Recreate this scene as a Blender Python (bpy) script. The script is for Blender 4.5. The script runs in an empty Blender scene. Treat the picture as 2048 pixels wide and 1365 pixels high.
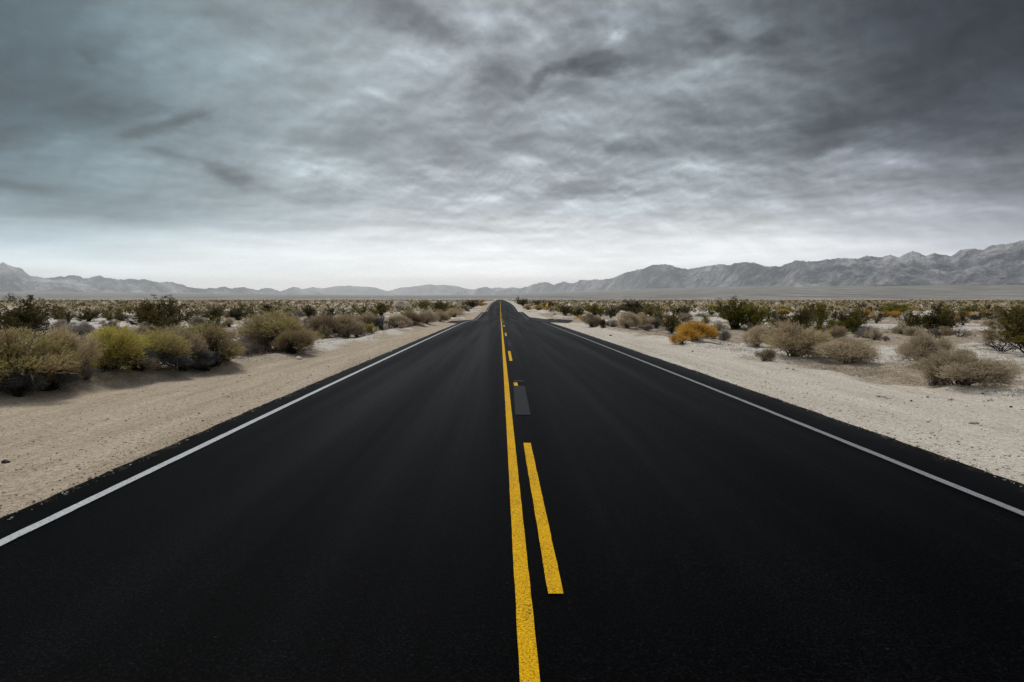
import bpy, math, random
import numpy as np
from mathutils import Vector

random.seed(7)
rng = np.random.default_rng(7)
sc = bpy.context.scene
C = sc.collection
F = 1365.0                 # focal length in photo pixels (24 mm lens on a 36 mm sensor, 2048 px wide)
VX, HY, CAMZ = 1000.0, 588.0, 1.585   # heading of the road, true horizon, eye height

# ------------------------------------------------------------------ noise helpers
def _hash(ix, iy, seed):
    h = (ix.astype(np.int64) * 374761393 + iy.astype(np.int64) * 668265263 + seed * 974634777) & 0xFFFFFFFF
    h = ((h ^ (h >> 13)) * 1274126177) & 0xFFFFFFFF
    h = (h ^ (h >> 16)) & 0xFFFFFFFF
    return h / 4294967295.0

def vnoise(x, y, seed=0):
    x = np.asarray(x, float); y = np.asarray(y, float)
    x, y = np.broadcast_arrays(x, y)
    ix = np.floor(x); iy = np.floor(y)
    fx = x - ix; fy = y - iy
    fx = fx * fx * fx * (fx * (fx * 6 - 15) + 10); fy = fy * fy * fy * (fy * (fy * 6 - 15) + 10)
    a = _hash(ix, iy, seed); b = _hash(ix + 1, iy, seed)
    c = _hash(ix, iy + 1, seed); d = _hash(ix + 1, iy + 1, seed)
    return (a * (1 - fx) + b * fx) * (1 - fy) + (c * (1 - fx) + d * fx) * fy   # 0..1

def fbm(x, y, oct=4, seed=0, gain=.5):
    s = 0; a = 1; t = 0
    for o in range(oct):
        s = s + a * (vnoise(x * 2 ** o, y * 2 ** o, seed + o * 17) - .5); t += a; a *= gain
    return s / t            # about -0.5..0.5

def ridged(x, y, oct=4, seed=0):
    s = 0; a = 1; t = 0
    for o in range(oct):
        s = s + a * (1 - np.abs(2 * vnoise(x * 2 ** o, y * 2 ** o, seed + o * 31) - 1)); t += a; a *= .5
    return s / t

def sstep(a, b, x):
    t = np.clip((x - a) / (b - a), 0, 1)
    return t * t * (3 - 2 * t)

# ------------------------------------------------------------------ object helpers
def link(o, parent=None):
    C.objects.link(o)
    if parent is not None: o.parent = parent
    return o

def tag(o, label=None, cat=None, group=None, kind=None):
    if label: o['label'] = label
    if cat: o['category'] = cat
    if group: o['group'] = group
    if kind: o['kind'] = kind
    return o

def mesh_from(name, verts, faces, smooth=False, attr=None):
    me = bpy.data.meshes.new(name)
    verts = np.asarray(verts, np.float32); faces = np.asarray(faces, np.int32)
    me.vertices.add(len(verts)); me.vertices.foreach_set('co', verts.ravel())
    n, k = faces.shape
    me.loops.add(n * k); me.loops.foreach_set('vertex_index', faces.ravel())
    me.polygons.add(n)
    me.polygons.foreach_set('loop_start', np.arange(0, n * k, k, dtype=np.int32))
    me.update(calc_edges=True)
    me.polygons.foreach_set('use_smooth', np.full(n, smooth))
    if attr:
        for nm, (dom, typ, vals) in attr.items():
            at = me.attributes.new(nm, typ, dom)
            at.data.foreach_set('color' if typ == 'FLOAT_COLOR' else 'value', np.asarray(vals, np.float32).ravel())
    return me

def obj(name, me, mat, parent=None):
    o = bpy.data.objects.new(name, me)
    for m in (mat if isinstance(mat, (list, tuple)) else [mat]): me.materials.append(m)
    return link(o, parent)

def grid_faces(nr, nc):
    i = np.arange(nr - 1)[:, None] * nc + np.arange(nc - 1)[None, :]
    return np.stack([i, i + 1, i + nc + 1, i + nc], -1).reshape(-1, 4)

# ------------------------------------------------------------------ material helpers
class NT:
    def __init__(s, tree): s.t = tree; s.n = tree.nodes; s.l = tree.links
    def add(s, typ, **kw):
        nd = s.n.new(typ)
        for k, v in kw.items(): setattr(nd, k, v)
        return nd
    def con(s, a, b): s.l.new(a, b)
    def set(s, inp, v):
        if hasattr(v, 'is_linked') or isinstance(v, bpy.types.NodeSocket): s.l.new(v, inp)
        else: inp.default_value = v
    def math(s, op, a, b=None, c=None, clamp=False):
        nd = s.add('ShaderNodeMath', operation=op, use_clamp=clamp)
        s.set(nd.inputs[0], a)
        if b is not None: s.set(nd.inputs[1], b)
        if c is not None: s.set(nd.inputs[2], c)
        return nd.outputs[0]
    def vmath(s, op, a, b=None, scale=None):
        nd = s.add('ShaderNodeVectorMath', operation=op)
        s.set(nd.inputs[0], a)
        if b is not None: s.set(nd.inputs[1], b)
        if scale is not None: s.set(nd.inputs['Scale'], scale)
        return nd.outputs[1] if op in ('LENGTH', 'DOT_PRODUCT') else nd.outputs[0]
    def noise(s, vec, scale, detail=4, rough=.5, dist=0.0, col=False):
        nd = s.add('ShaderNodeTexNoise')
        if vec is not None: s.con(vec, nd.inputs['Vector'])
        nd.inputs['Scale'].default_value = scale; nd.inputs['Detail'].default_value = detail
        nd.inputs['Roughness'].default_value = rough; nd.inputs['Distortion'].default_value = dist
        return nd.outputs['Color' if col else 'Fac']
    def ramp(s, fac, stops, interp='LINEAR'):
        nd = s.add('ShaderNodeValToRGB'); nd.color_ramp.interpolation = interp
        e = nd.color_ramp.elements
        while len(e) < len(stops): e.new(.5)
        for el, (p, c) in zip(e, stops):
            el.position = p
            el.color = (c, c, c, 1) if isinstance(c, (int, float)) else (*c, 1)
        s.con(fac, nd.inputs[0]); return nd.outputs[0]
    def mix(s, fac, a, b, mode='MIX'):
        nd = s.add('ShaderNodeMix', data_type='RGBA', blend_type=mode)
        s.set(nd.inputs[0], fac)
        s.set(nd.inputs[6], a if not isinstance(a, tuple) else (*a, 1))
        s.set(nd.inputs[7], b if not isinstance(b, tuple) else (*b, 1))
        return nd.outputs[2]
    def maprange(s, v, a, b, c=0., d=1., smooth=False):
        nd = s.add('ShaderNodeMapRange', interpolation_type='SMOOTHSTEP' if smooth else 'LINEAR')
        s.set(nd.inputs[0], v)
        for i, q in enumerate((a, b, c, d)): s.set(nd.inputs[i + 1], q)
        return nd.outputs[0]
    def mapping(s, vec, loc=(0, 0, 0), rot=(0, 0, 0), scale=(1, 1, 1), typ='POINT'):
        nd = s.add('ShaderNodeMapping', vector_type=typ)
        s.con(vec, nd.inputs[0]); nd.inputs[1].default_value = loc
        nd.inputs[2].default_value = rot; nd.inputs[3].default_value = scale
        return nd.outputs[0]

def new_mat(name):
    m = bpy.data.materials.new(name); m.use_nodes = True
    nt = NT(m.node_tree); b = m.node_tree.nodes['Principled BSDF']
    return m, nt, b

def geo_pos(nt): return nt.add('ShaderNodeNewGeometry').outputs['Position']
def attr_out(nt, nm, out='Color'):
    return nt.add('ShaderNodeAttribute', attribute_name=nm).outputs[out]

# ------------------------------------------------------------------ terrain heights
TY = np.arange(-120, 3000.5, 1.0)
def table(pts, k):
    z = np.interp(TY, *zip(*pts))
    for _ in range(2):
        p = np.pad(z, k, mode='edge'); z = np.convolve(p, np.ones(2 * k + 1) / (2 * k + 1), 'valid')
    return z
ROADT = table([(-120, 1.35), (0, 0), (10, -.123), (30, -.45), (50, -.80), (65.8, -1.114), (80, -1.55), (92, -1.93),
               (102, -2.02), (112, -2.04), (125, -2.04), (140, -2.08), (156, -2.95), (172, -3.02), (200, -2.56), (224, -2.36), (260, -2.38),
               (335, -2.60), (450, -3.45), (600, -4.55), (800, -5.95), (1100, -7.9), (1500, -10.7), (2500, -19.5), (3000, -20)], 3)
FIELDT = table([(-120, 1.35), (0, 0), (10, -.123), (65, -1.1), (100, -1.75), (180, -2.4), (335, -2.95), (600, -4.8), (900, -6.9),
                (1500, -11.2), (2500, -20), (3000, -20)], 12)
def road_z(y): return np.interp(y, TY, ROADT)
def field_z(y): return np.interp(y, TY, FIELDT)

EL, ER = -3.67, 4.57       # asphalt edges
def left_bound(y): return np.interp(y, [0, 11, 16.5, 20, 26, 70, 200, 400, 3000], [-8.6, -8.1, -6.8, -6.1, -5.9, -5.4, -5.4, -6, -6])
def right_bound(y): return np.interp(y, [0, 11, 15, 20, 30, 60, 200, 400, 3000], [9.3, 8.4, 7.8, 7.2, 7.0, 6.8, 7, 7, 7])

def shoulder_mask(x, y):
    n = fbm(x * .9, y * .5, 4, 5) * 1.5
    ml = sstep(-.35, .35, x - left_bound(y) + n); mr = sstep(-.25, .25, right_bound(y) - x + n * .8)
    return ml * mr

# desert fan: rising apron at the foot of the ranges
FANX = np.array([-900, 0, 200, 400, 600, 780, 1000, 1100, 1290, 1536, 1800, 2048, 2600]) - VX
FANY = np.array([583, 584, 585.3, 587, 589.5, 591, 590, 585.5, 580, 575.5, 572.5, 571.5, 570])
FAND = np.array([9000, 11000, 11500, 13000, 15500, 18000, 19500, 17500, 10000, 8300, 7200, 6400, 5600])
def fan_add(x, y):
    a = x / np.maximum(y, 50) * F
    d = np.interp(a, FANX, FAND); py = np.interp(a, FANX, FANY)
    zt = CAMZ - (py - HY) * d / F
    t = np.clip((y - 2900) / (d - 2900), 0, 1.25)
    return np.where(y > 2900, (zt + 20) * t ** 1.35, 0)

def ground_z(x, y):
    x = np.asarray(x, float); y = np.asarray(y, float)
    r = road_z(y); f = field_z(y)
    d = np.maximum(EL - x, x - ER)               # metres beyond the asphalt edge
    w = sstep(2.0, 8.0, d)
    z = r * (1 - w) + (f - .08) * w
    z = z - .05 * sstep(.05, -.12, d) - .012 - .03 * sstep(0, 2.5, d)
    sm = shoulder_mask(x, y)
    off = sstep(.3, 1.2, d)
    near = np.clip(1 - y / 900, 0, 1)
    fieldm = (1 - sm) * off
    lumps = fbm(x * .35, y * .35, 4, 11) * .42 + fbm(x * 1.7, y * 1.7, 3, 12) * .12
    z = z + fieldm * near * lumps
    # low graded bank where the sand shoulder meets the scrub
    bl = x - left_bound(y); br = right_bound(y) - x
    bank = np.exp(-((bl + .45) / .5) ** 2) * (.10 + .22 * vnoise(x * .3, y * .25, 21)) + np.exp(-((br + .5) / .55) ** 2) * (.05 + .16 * vnoise(x * .3, y * .3, 22))
    z = z + bank * np.clip(1 - y / 200, 0, 1)
    # wheel ruts and graded ripples along the shoulder
    rut = -.035 * np.exp(-((x + 5.0 + .25 * fbm(y * .05, 0 * y, 2, 31)) / .22) ** 2) - .03 * np.exp(-((x + 6.4 + .4 * fbm(y * .05, 0 * y, 2, 33)) / .2) ** 2) \
        - .025 * np.exp(-((x - 6.0 + .3 * fbm(y * .05, 0 * y, 2, 34)) / .25) ** 2)
    z = z + sm * off * np.clip(1 - y / 120, 0, 1) * (rut + fbm(x * 2.2, y * .35, 3, 41) * .03 + fbm(x * 5, y * 4, 2, 42) * .018)
    far = np.clip((y - 150) / 600, 0, 1) * np.clip(1.6 - y / 2500, 0, 1)
    z = z + far * (1 - w * 0) * sstep(4, 20, d) * fbm(x / 45, y / 60, 3, 51) * 1.6
    return z + fan_add(x, y)

def hit(px, py):
    """the ground point seen at a photo pixel"""
    d = np.concatenate([np.arange(2.5, 60, .05), np.geomspace(60, 2800, 3000)])
    x = (px - VX) / F * d; z = CAMZ - (py - HY) / F * d
    g = ground_z(x, d)
    k = np.argmax(g >= z)
    if g[k] < z[k]: k = len(d) - 1
    return float(x[k]), float(d[k]), float(g[k])

# ------------------------------------------------------------------ ground sheet
ys = np.concatenate([np.arange(-60, 2, 1.0), np.arange(2, 34, .13)])
v = [34.0]
while v[-1] < 35500: v.append(v[-1] * (1.014 if v[-1] < 500 else 1.03) + .02)
ys = np.concatenate([ys, np.array(v)])
xs = np.arange(0, 11, .13); v = [11.0]
while v[-1] < 35500: v.append(v[-1] * 1.045 + .03)
xp = np.concatenate([xs, np.array(v)])
xs = np.concatenate([-xp[:0:-1], xp])
X, Y = np.meshgrid(xs, ys)
Z = ground_z(X, Y)
GLOW = float(Z.min())
sm = shoulder_mask(X, Y)
wash = sstep(.02, .16, fbm(X * .06, Y * .12, 4, 61) + .09)        # pale bare wash patches of the scrubland
playa = sstep(1900, 2150, Y + 120 * fbm(X / 300, Y / 900, 3, 71)) * sstep(2950, 2650, Y + 400 * fbm(X / 600, Y / 900, 3, 72))
farscrub = sstep(500, 900, Y)
zone = np.stack([sm, wash, playa, farscrub], -1).reshape(-1, 4)

def mat_ground():
    m, nt, b = new_mat('desert sand')
    pos = geo_pos(nt); z = attr_out(nt, 'zone'); al = attr_out(nt, 'zone', 'Alpha')
    sep = nt.add('ShaderNodeSeparateColor'); nt.con(z, sep.inputs[0])
    SH, WA, PL = sep.outputs
    sx = nt.add('ShaderNodeSeparateXYZ'); nt.con(pos, sx.inputs[0])
    n_big = nt.noise(pos, .35, 5, .6); n_mid = nt.noise(pos, 3.2, 5, .65); n_fine = nt.noise(pos, 46, 4, .85)
    streak = nt.noise(nt.mapping(pos, scale=(2.4, .22, 1)), 1.0, 6, .65)
    # sand shoulder
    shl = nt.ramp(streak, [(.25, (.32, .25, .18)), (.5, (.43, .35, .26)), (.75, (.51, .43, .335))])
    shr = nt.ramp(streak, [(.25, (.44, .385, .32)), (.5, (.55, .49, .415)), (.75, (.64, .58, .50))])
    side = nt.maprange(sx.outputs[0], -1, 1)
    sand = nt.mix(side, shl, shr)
    # scrub floor: litter-brown earth and pale wash
    earth = nt.ramp(n_mid, [(.3, (.22, .165, .115)), (.5, (.37, .30, .225)), (.7, (.48, .41, .33))])
    pale = nt.ramp(n_mid, [(.25, (.40, .35, .295)), (.5, (.60, .55, .49)), (.75, (.70, .655, .60))])
    wf = nt.math('ADD', WA, nt.maprange(n_big, .3, .7, -.45, .45), clamp=True)
    wf = nt.maprange(wf, .15, .75, 0, 1, True)
    field = nt.mix(wf, earth, pale)
    # grey scrub plain far away
    fp = nt.noise(nt.mapping(pos, scale=(.004, .0016, 0)), 1.0, 8, .75)
    plain = nt.ramp(fp, [(.3, (.10, .09, .078)), (.5, (.20, .185, .165)), (.62, (.34, .315, .29)), (.75, (.44, .41, .38))])
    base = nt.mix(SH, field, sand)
    base = nt.mix(al, base, plain)
    base = nt.mix(PL, base, (.62, .57, .50))
    # grit: dark and light grains
    grit = nt.ramp(n_fine, [(.30, .28), (.41, .80), (.55, 1.06), (.68, 1.40)])
    base = nt.mix(.85, base, grit, 'MULTIPLY')
    base = nt.mix(.9, base, nt.ramp(nt.noise(pos, 17, 3, .8), [(.32, .50), (.46, .95), (.54, 1.02), (.68, 1.32)]), 'MULTIPLY')
    base = nt.mix(.8, base, nt.ramp(nt.noise(pos, 130, 2, .6), [(.34, .45), (.5, 1.0), (.66, 1.35)]), 'MULTIPLY')
    vor = nt.add('ShaderNodeTexVoronoi'); nt.con(pos, vor.inputs['Vector']); vor.inputs['Scale'].default_value = 34
    spot = nt.maprange(vor.outputs['Distance'], .10, .20, .45, 1)
    sel = nt.maprange(nt.noise(pos, 2.0, 3), .5, .62, 0, 1)
    base = nt.mix(sel, base, nt.mix(1.0, base, spot, 'MULTIPLY'))
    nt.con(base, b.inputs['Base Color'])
    b.inputs['Roughness'].default_value = .95; b.inputs['Specular IOR Level'].default_value = .1
    bp = nt.add('ShaderNodeBump'); bp.inputs['Strength'].default_value = .7; bp.inputs['Distance'].default_value = .03
    h = nt.math('ADD', nt.math('MULTIPLY', n_fine, .35), nt.math('ADD', n_mid, nt.math('MULTIPLY', streak, .8)))
    nt.con(h, bp.inputs['Height']); nt.con(bp.outputs[0], b.inputs['Normal'])
    return m
M_GROUND = mat_ground()
g = obj('ground', mesh_from('ground', np.stack([X, Y, Z], -1).reshape(-1, 3), grid_faces(len(ys), len(xs)), True,
        {'zone': ('POINT', 'FLOAT_COLOR', zone)}), M_GROUND)
tag(g, kind='structure')

# ------------------------------------------------------------------ road
def mat_asphalt():
    m, nt, b = new_mat('fresh black asphalt')
    pos = geo_pos(nt); sx = nt.add('ShaderNodeSeparateXYZ'); nt.con(pos, sx.inputs[0])
    grain = nt.noise(pos, 70, 3, .8); grain2 = nt.noise(pos, 240, 2, .7)
    lane_a = nt.noise(nt.mapping(pos, scale=(1.15, .018, 0)), 1.0, 4, .55)
    lane_b = nt.noise(nt.mapping(pos, (0, 0, 0), (0, 0, -.10), (1.9, .03, 0)), 1.0, 4, .55)
    lane = nt.math('ADD', nt.math('MULTIPLY', lane_a, nt.maprange(sx.outputs[0], .3, 1.4, 1, .45)), nt.math('MULTIPLY', lane_b, nt.maprange(sx.outputs[0], .3, 1.4, 0, .55)))
    blot = nt.noise(nt.mapping(pos, scale=(.6, .2, 0)), 1.0, 5, .6)
    base = nt.ramp(nt.math('ADD', nt.math('MULTIPLY', lane, .7), nt.math('MULTIPLY', blot, .3)),
                   [(.35, (.0010, .0011, .0014)), (.5, (.0018, .0019, .0024)), (.65, (.0032, .0034, .0041))])
    base = nt.mix(nt.maprange(nt.noise(pos, 42, 2, .6), .60, .74, 0, .5), base, (.0085, .0092, .0115))
    gr = nt.ramp(grain, [(.34, .05), (.5, .5), (.60, 1.7), (.70, 6.0)])
    base = nt.mix(1.0, base, gr, 'MULTIPLY')
    ed = nt.math('MAXIMUM', nt.maprange(sx.outputs[0], EL + .03, EL + .32, 1, 0), nt.maprange(sx.outputs[0], ER - .40, ER - .03, 0, 1))
    dn = nt.math('ADD', nt.math('MULTIPLY', nt.noise(pos, 2.2, 5, .65), .55), nt.math('MULTIPLY', nt.noise(pos, 60, 3, .7), .45))
    dust = nt.maprange(nt.math('ADD', dn, nt.math('MULTIPLY', ed, .20)), .70, .86, 0, .6)
    base = nt.mix(nt.math('MULTIPLY', dust, nt.math('MINIMUM', nt.math('MULTIPLY', ed, 2), 1)), base, (.22, .18, .14))
    nt.con(base, b.inputs['Base Color'])
    rr = nt.maprange(lane, .35, .65, .52, .40)
    nt.con(rr, b.inputs['Roughness'])
    b.inputs['Specular IOR Level'].default_value = .006
    bp = nt.add('ShaderNodeBump'); bp.inputs['Strength'].default_value = .35; bp.inputs['Distance'].default_value = .006
    nt.con(nt.math('ADD', grain, nt.math('MULTIPLY', grain2, .5)), bp.inputs['Height']); nt.con(bp.outputs[0], b.inputs['Normal'])
    return m
def mat_paint(name, col, worn, wear_col=(.012, .012, .012)):
    m, nt, b = new_mat(name)
    pos = geo_pos(nt)
    n = nt.noise(pos, 95, 4, .8); n2 = nt.noise(pos, 5, 4, .6); n3 = nt.noise(pos, 170, 3, .8)
    w = nt.math('ADD', nt.math('MULTIPLY', n, .55), nt.math('ADD', nt.math('MULTIPLY', n3, .37), nt.math('MULTIPLY', n2, .08)))
    mask = nt.maprange(w, worn - .035, worn + .035)
    c = nt.mix(nt.maprange(nt.noise(pos, 60, 4, .8), .35, .65), tuple(q * .66 for q in col), tuple(min(1, q * 1.18) for q in col))
    nt.con(nt.mix(mask, wear_col, c), b.inputs['Base Color'])
    b.inputs['Roughness'].default_value = .8; b.inputs['Specular IOR Level'].default_value = .08
    bp = nt.add('ShaderNodeBump'); bp.inputs['Strength'].default_value = .4; bp.inputs['Distance'].default_value = .006
    nt.con(n, bp.inputs['Height']); nt.con(bp.outputs[0], b.inputs['Normal'])
    return m
M_ASPH = mat_asphalt()
M_WHITE = mat_paint('worn white paint', (.52, .54, .56), .44)
M_WHITE2 = mat_paint('greyed white paint', (.26, .27, .285), .45)
M_YELL = mat_paint('worn yellow paint', (.80, .44, .001), .46)
M_GREYP = mat_paint('blacked out grey patch', (.021, .023, .026), .48)

ry = ys[(ys >= -58) & (ys <= 1500)]
def ragged(y, seed, amp): return amp * (fbm(y * 1.7, 0 * y, 3, seed) + .5 * fbm(y * 7, 0 * y, 2, seed + 3)) + .5 * amp * fbm(y * .12, 0 * y, 2, seed + 7)
fr = np.linspace(0, 1, 13)
RX = (EL + ragged(ry, 81, .045))[:, None] * (1 - fr) + (ER + ragged(ry, 91, .05))[:, None] * fr
RZ = np.repeat(road_z(ry)[:, None], 13, 1)
RX = np.concatenate([RX[:, :1] - .02, RX, RX[:, -1:] + .02], 1); RZ = np.concatenate([RZ[:, :1] - .12, RZ, RZ[:, -1:] - .12], 1)
RY = np.repeat(ry[:, None], 15, 1)
road = obj('road', mesh_from('road', np.stack([RX, RY, RZ], -1).reshape(-1, 3), grid_faces(len(ry), 15), True), M_ASPH)
tag(road, 'straight fresh black two-lane desert road running to the horizon', kind='structure')

def strip(name, x0, x1, y0, y1, mat, label=None, rag=.006, lift=.006, seed=3, skew=0.0):
    yy = ry[(ry > y0) & (ry < y1)]; yy = np.concatenate([[y0], yy, [y1]])
    if y1 - y0 < 12: yy = np.unique(np.concatenate([yy, np.arange(y0, y1, .05)]))
    a = x0 + ragged(yy * 3, seed, rag) + skew * (yy - y0); b2 = x1 + ragged(yy * 3, seed + 5, rag) + skew * (yy - y0)
    z = road_z(yy) + lift
    V = np.stack([np.stack([a, yy, z], -1), np.stack([b2, yy, z], -1)], 1).reshape(-1, 3)
    o = obj(name, mesh_from(name, V, grid_faces(len(yy), 2)), mat, road)
    if label: o['label'] = label
    return o
strip('edge_line', -3.325, -3.235, -58, 1400, M_WHITE, 'solid white edge line beside the darker sand', .008)
strip('edge_line', 3.87, 3.955, -58, 64.5, M_WHITE2, 'greyer white edge line ending at the paved turnout', .008, seed=13)
strip('edge_line', 3.87, 3.955, 93, 1400, M_WHITE2, 'edge line resuming beyond the turnout', .008, seed=17)
strip('centre_line', .082, .168, -58, 1400, M_YELL, 'solid yellow centre line', .005, seed=23)
for k in range(-3, 20):
    y0 = 3.70 + 15.1 * k
    if k == -1: continue
    strip('centre_dash', .262, .345, y0, y0 + 3.97, M_YELL, None, .005, seed=40 + k)
strip('centre_dash', .268, .345, 13.02, 13.55, M_YELL, 'tiny square stub of yellow paint', .002, seed=77)
for (a, b_, y0, y1, s) in ((.215, .43, 9.6, 12.98, .012), (.275, .48, 13.66, 13.98, 0), (.30, .42, 25.3, 29.0, .004), (.30, .43, 29.4, 30.0, 0), (.30, .42, 41, 45, 0)):
    strip('pavement_patch', a, b_, y0, y1, M_GREYP, None, .004, seed=int(y0 * 7), skew=s)

def apron(name, poly, label):
    from mathutils.geometry import delaunay_2d_cdt
    P = []
    n = len(poly)
    for i in range(n):
        (x0, y0), (x1, y1) = poly[i], poly[(i + 1) % n]
        for t in np.linspace(0, 1, 14)[:-1]:
            P.append((x0 + (x1 - x0) * t + random.uniform(-.05, .05), y0 + (y1 - y0) * t))
    e = [(i, (i + 1) % len(P)) for i in range(len(P))]
    inner = [(x, y) for x in np.arange(-9, 11, .5) for y in np.arange(50, 115, 1.5)]
    r = delaunay_2d_cdt([Vector(p) for p in P + inner], e, [list(range(len(P)))], 1, 1e-4)
    V = np.array([(p.x, p.y) for p in r[0]]); z = np.maximum(ground_z(V[:, 0], V[:, 1]) + .035, road_z(V[:, 1]) * 1 - .45)
    Fc = [f for f in r[2] if len(f) == 3]
    V3 = np.column_stack([V, z])
    o = obj(name, mesh_from(name, V3, Fc, True), M_ASPH); tag(o, label, kind='structure')
apron('paved_turnout', [(4.3, 63), (6.2, 62), (7.4, 68), (7.9, 78), (7.2, 90), (5.6, 100), (4.3, 106)][::1], 'black asphalt turnout joining the road on the pale sand side')
apron('paved_turnout', [(-3.4, 58), (-3.4, 92), (-4.3, 86), (-5.2, 74), (-5.0, 64)], 'small black asphalt flare beside the white edge line')

# ------------------------------------------------------------------ mountains
def mat_rock():
    m, nt, b = new_mat('bare desert rock with painted sun patches')
    pos = geo_pos(nt)
    n1 = nt.noise(pos, .0011, 6, .6, .3); n2 = nt.noise(pos, .006, 7, .7); n3 = nt.noise(pos, .03, 5, .7)
    mixn = nt.math('ADD', nt.math('MULTIPLY', n1, .42), nt.math('ADD', nt.math('MULTIPLY', n2, .36), nt.math('MULTIPLY', n3, .22)))
    col = nt.ramp(mixn, [(.36, (.024, .029, .042)), (.46, (.075, .082, .102)), (.52, (.235, .235, .255)), (.61, (.58, .565, .57))])  # pale and dark rock tones also paint in sunlit and shaded patches
    nt.con(col, b.inputs['Base Color']); b.inputs['Roughness'].default_value = 1; b.inputs['Specular IOR Level'].default_value = .006
    bp = nt.add('ShaderNodeBump'); bp.inputs['Strength'].default_value = 1; bp.inputs['Distance'].default_value = 25
    nt.con(nt.math('ADD', n2, nt.math('MULTIPLY', n3, .4)), bp.inputs['Height']); nt.con(bp.outputs[0], b.inputs['Normal'])
    return m
M_ROCK = mat_rock()
HIGH = 0
def mountains(label, sil, depth, seed, jag=1.0, step=1.0, slope=2.4):
    global HIGH
    sx_, sy_ = map(np.array, zip(*sil))
    px = np.arange(sx_[0], sx_[-1] + .1, step)
    D = np.interp(px, *zip(*depth))
    py = np.interp(px, sx_, sy_) + jag * (fbm(px / 11, 0 * px, 5, seed, .62) * 5.0)
    zr = CAMZ + (HY - py) / F * D
    xw = (px - VX) / F * D
    foot = ground_z(xw, D) - 12
    H = np.maximum(zr - foot, 4)
    Hs = np.convolve(np.pad(H, 30, mode='edge'), np.ones(61) / 61, 'valid')
    wid = np.maximum(Hs * slope, 250) * (1 + .25 * fbm(px / 60, 0 * px, 2, seed + 1))
    T = np.concatenate([np.linspace(0, 1, 44), np.linspace(1, 1.9, 12)[1:]])
    R = D[None, :] - wid[None, :] * (1 - T[:, None])            # depth along each view column
    XX = (px[None, :] - VX) / F * R; YY = R
    s1 = xw[None, :] + 0 * T[:, None]
    up = np.clip(T, 0, 1)[:, None]
    sk = XX + .35 * YY
    p = 1.15 + 1.3 * fbm(sk / 900, YY / 2500, 3, seed + 2) + .9 * fbm(sk / 260, YY / 1200, 3, seed + 3)
    zz = up ** np.clip(p, .55, 2.6)
    er = (ridged(sk / 520, YY / 900, 5, seed + 4) - .62) * .55 + (ridged(sk / 210, YY / 330, 4, seed + 5) - .6) * .32 + fbm(XX / 90, YY / 90, 3, seed + 6) * .16
    zz = zz + er * np.sin(np.pi * np.clip(up, 0, 1)) ** .8 * .9
    back = np.clip((T - 1) / .9, 0, 1)[:, None]
    zz = np.where(back > 0, 1 - back ** 1.1 * (1.0 + .3 * er), zz)
    f2 = foot[None, :]
    Hm = np.convolve(np.pad(H, 9, mode='edge'), np.ones(19) / 19, 'valid')
    ZZ = f2 + (Hm[None, :] + (H - Hm)[None, :] * up ** 4) * np.minimum(zz, 1.0)
    HIGH = max(HIGH, float(ZZ.max()))
    o = obj('mountains', mesh_from('mountains', np.stack([XX, YY, ZZ], -1).reshape(-1, 3), grid_faces(len(T), len(px)), True), M_ROCK)
    tag(o, label, kind='structure')
mountains('long grey jagged range beyond the left-hand scrub', [(-500, 540), (-300, 515), (-150, 538), (-60, 520), (-20, 531), (0, 527), (8, 525), (18, 531), (40, 536), (60, 551), (92, 558), (110, 555), (130, 553), (138, 550.5), (160, 552), (168, 556),
    (180, 556), (200, 552), (215, 556), (235, 560), (262, 558.5), (290, 559.5), (305, 563), (325, 565), (345, 564.5), (370, 571), (385, 576), (410, 577.5), (425, 575.5), (437, 577), (450, 573.5), (462, 576), (475, 577),
    (487, 574.5), (500, 577.5), (515, 580), (530, 576), (545, 578), (562, 583), (580, 592)], [(-500, 10500), (0, 12500), (300, 14500), (580, 18500)], 101)
mountains('small pale hills in front of the blue far range', [(545, 592), (565, 581), (580, 577), (588, 574.5), (600, 577), (612, 582), (625, 580), (634, 582), (650, 592)], [(540, 24000), (650, 25000)], 131, .6)
mountains('faint blue far range behind the road', [(560, 592), (600, 580), (625, 575), (640, 577), (660, 575), (672, 572.5), (690, 573), (700, 571.5), (715, 573.5), (740, 574.5), (755, 577), (775, 582.5), (790, 578), (800, 576),
    (815, 575), (830, 573), (850, 570.5), (862, 569), (870, 571), (885, 569.5), (905, 571), (920, 574), (935, 578), (960, 580), (985, 577), (1000, 575.5), (1010, 577), (1022, 574.5), (1040, 577), (1080, 580), (1120, 592)],
    [(500, 32000), (1120, 33000)], 151, .5)
mountains('grey range climbing to high dark peaks beyond the right-hand plain', [(870, 592), (900, 588), (930, 582.5), (950, 579), (965, 575.5), (975, 574.5), (985, 577), (995, 581), (1010, 580), (1025, 578), (1040, 577), (1060, 571), (1080, 565), (1095, 565), (1108, 570),
    (1115, 567), (1125, 563), (1140, 567), (1150, 567), (1160, 561), (1185, 560), (1205, 559), (1222, 558), (1240, 551), (1260, 544), (1285, 538), (1305, 531), (1330, 528), (1350, 534), (1378, 540), (1395, 536),
    (1415, 531), (1445, 529), (1455, 533), (1470, 526), (1490, 524), (1510, 527), (1530, 532), (1555, 534), (1575, 528), (1588, 522), (1610, 523), (1640, 522), (1665, 518), (1690, 516), (1715, 518), (1733, 512), (1765, 514),
    (1780, 511), (1800, 515), (1812, 507), (1825, 503), (1840, 507), (1850, 512), (1865, 507), (1880, 508), (1900, 512), (1912, 507), (1920, 501), (1945, 498), (1965, 499), (1985, 491), (2010, 489), (2025, 486), (2048, 481),
    (2150, 476), (2300, 492), (2450, 500), (2600, 520)], [(870, 27000), (1060, 22000), (1300, 14500), (1600, 10000), (2048, 8000), (2600, 7000)], 171)
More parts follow.
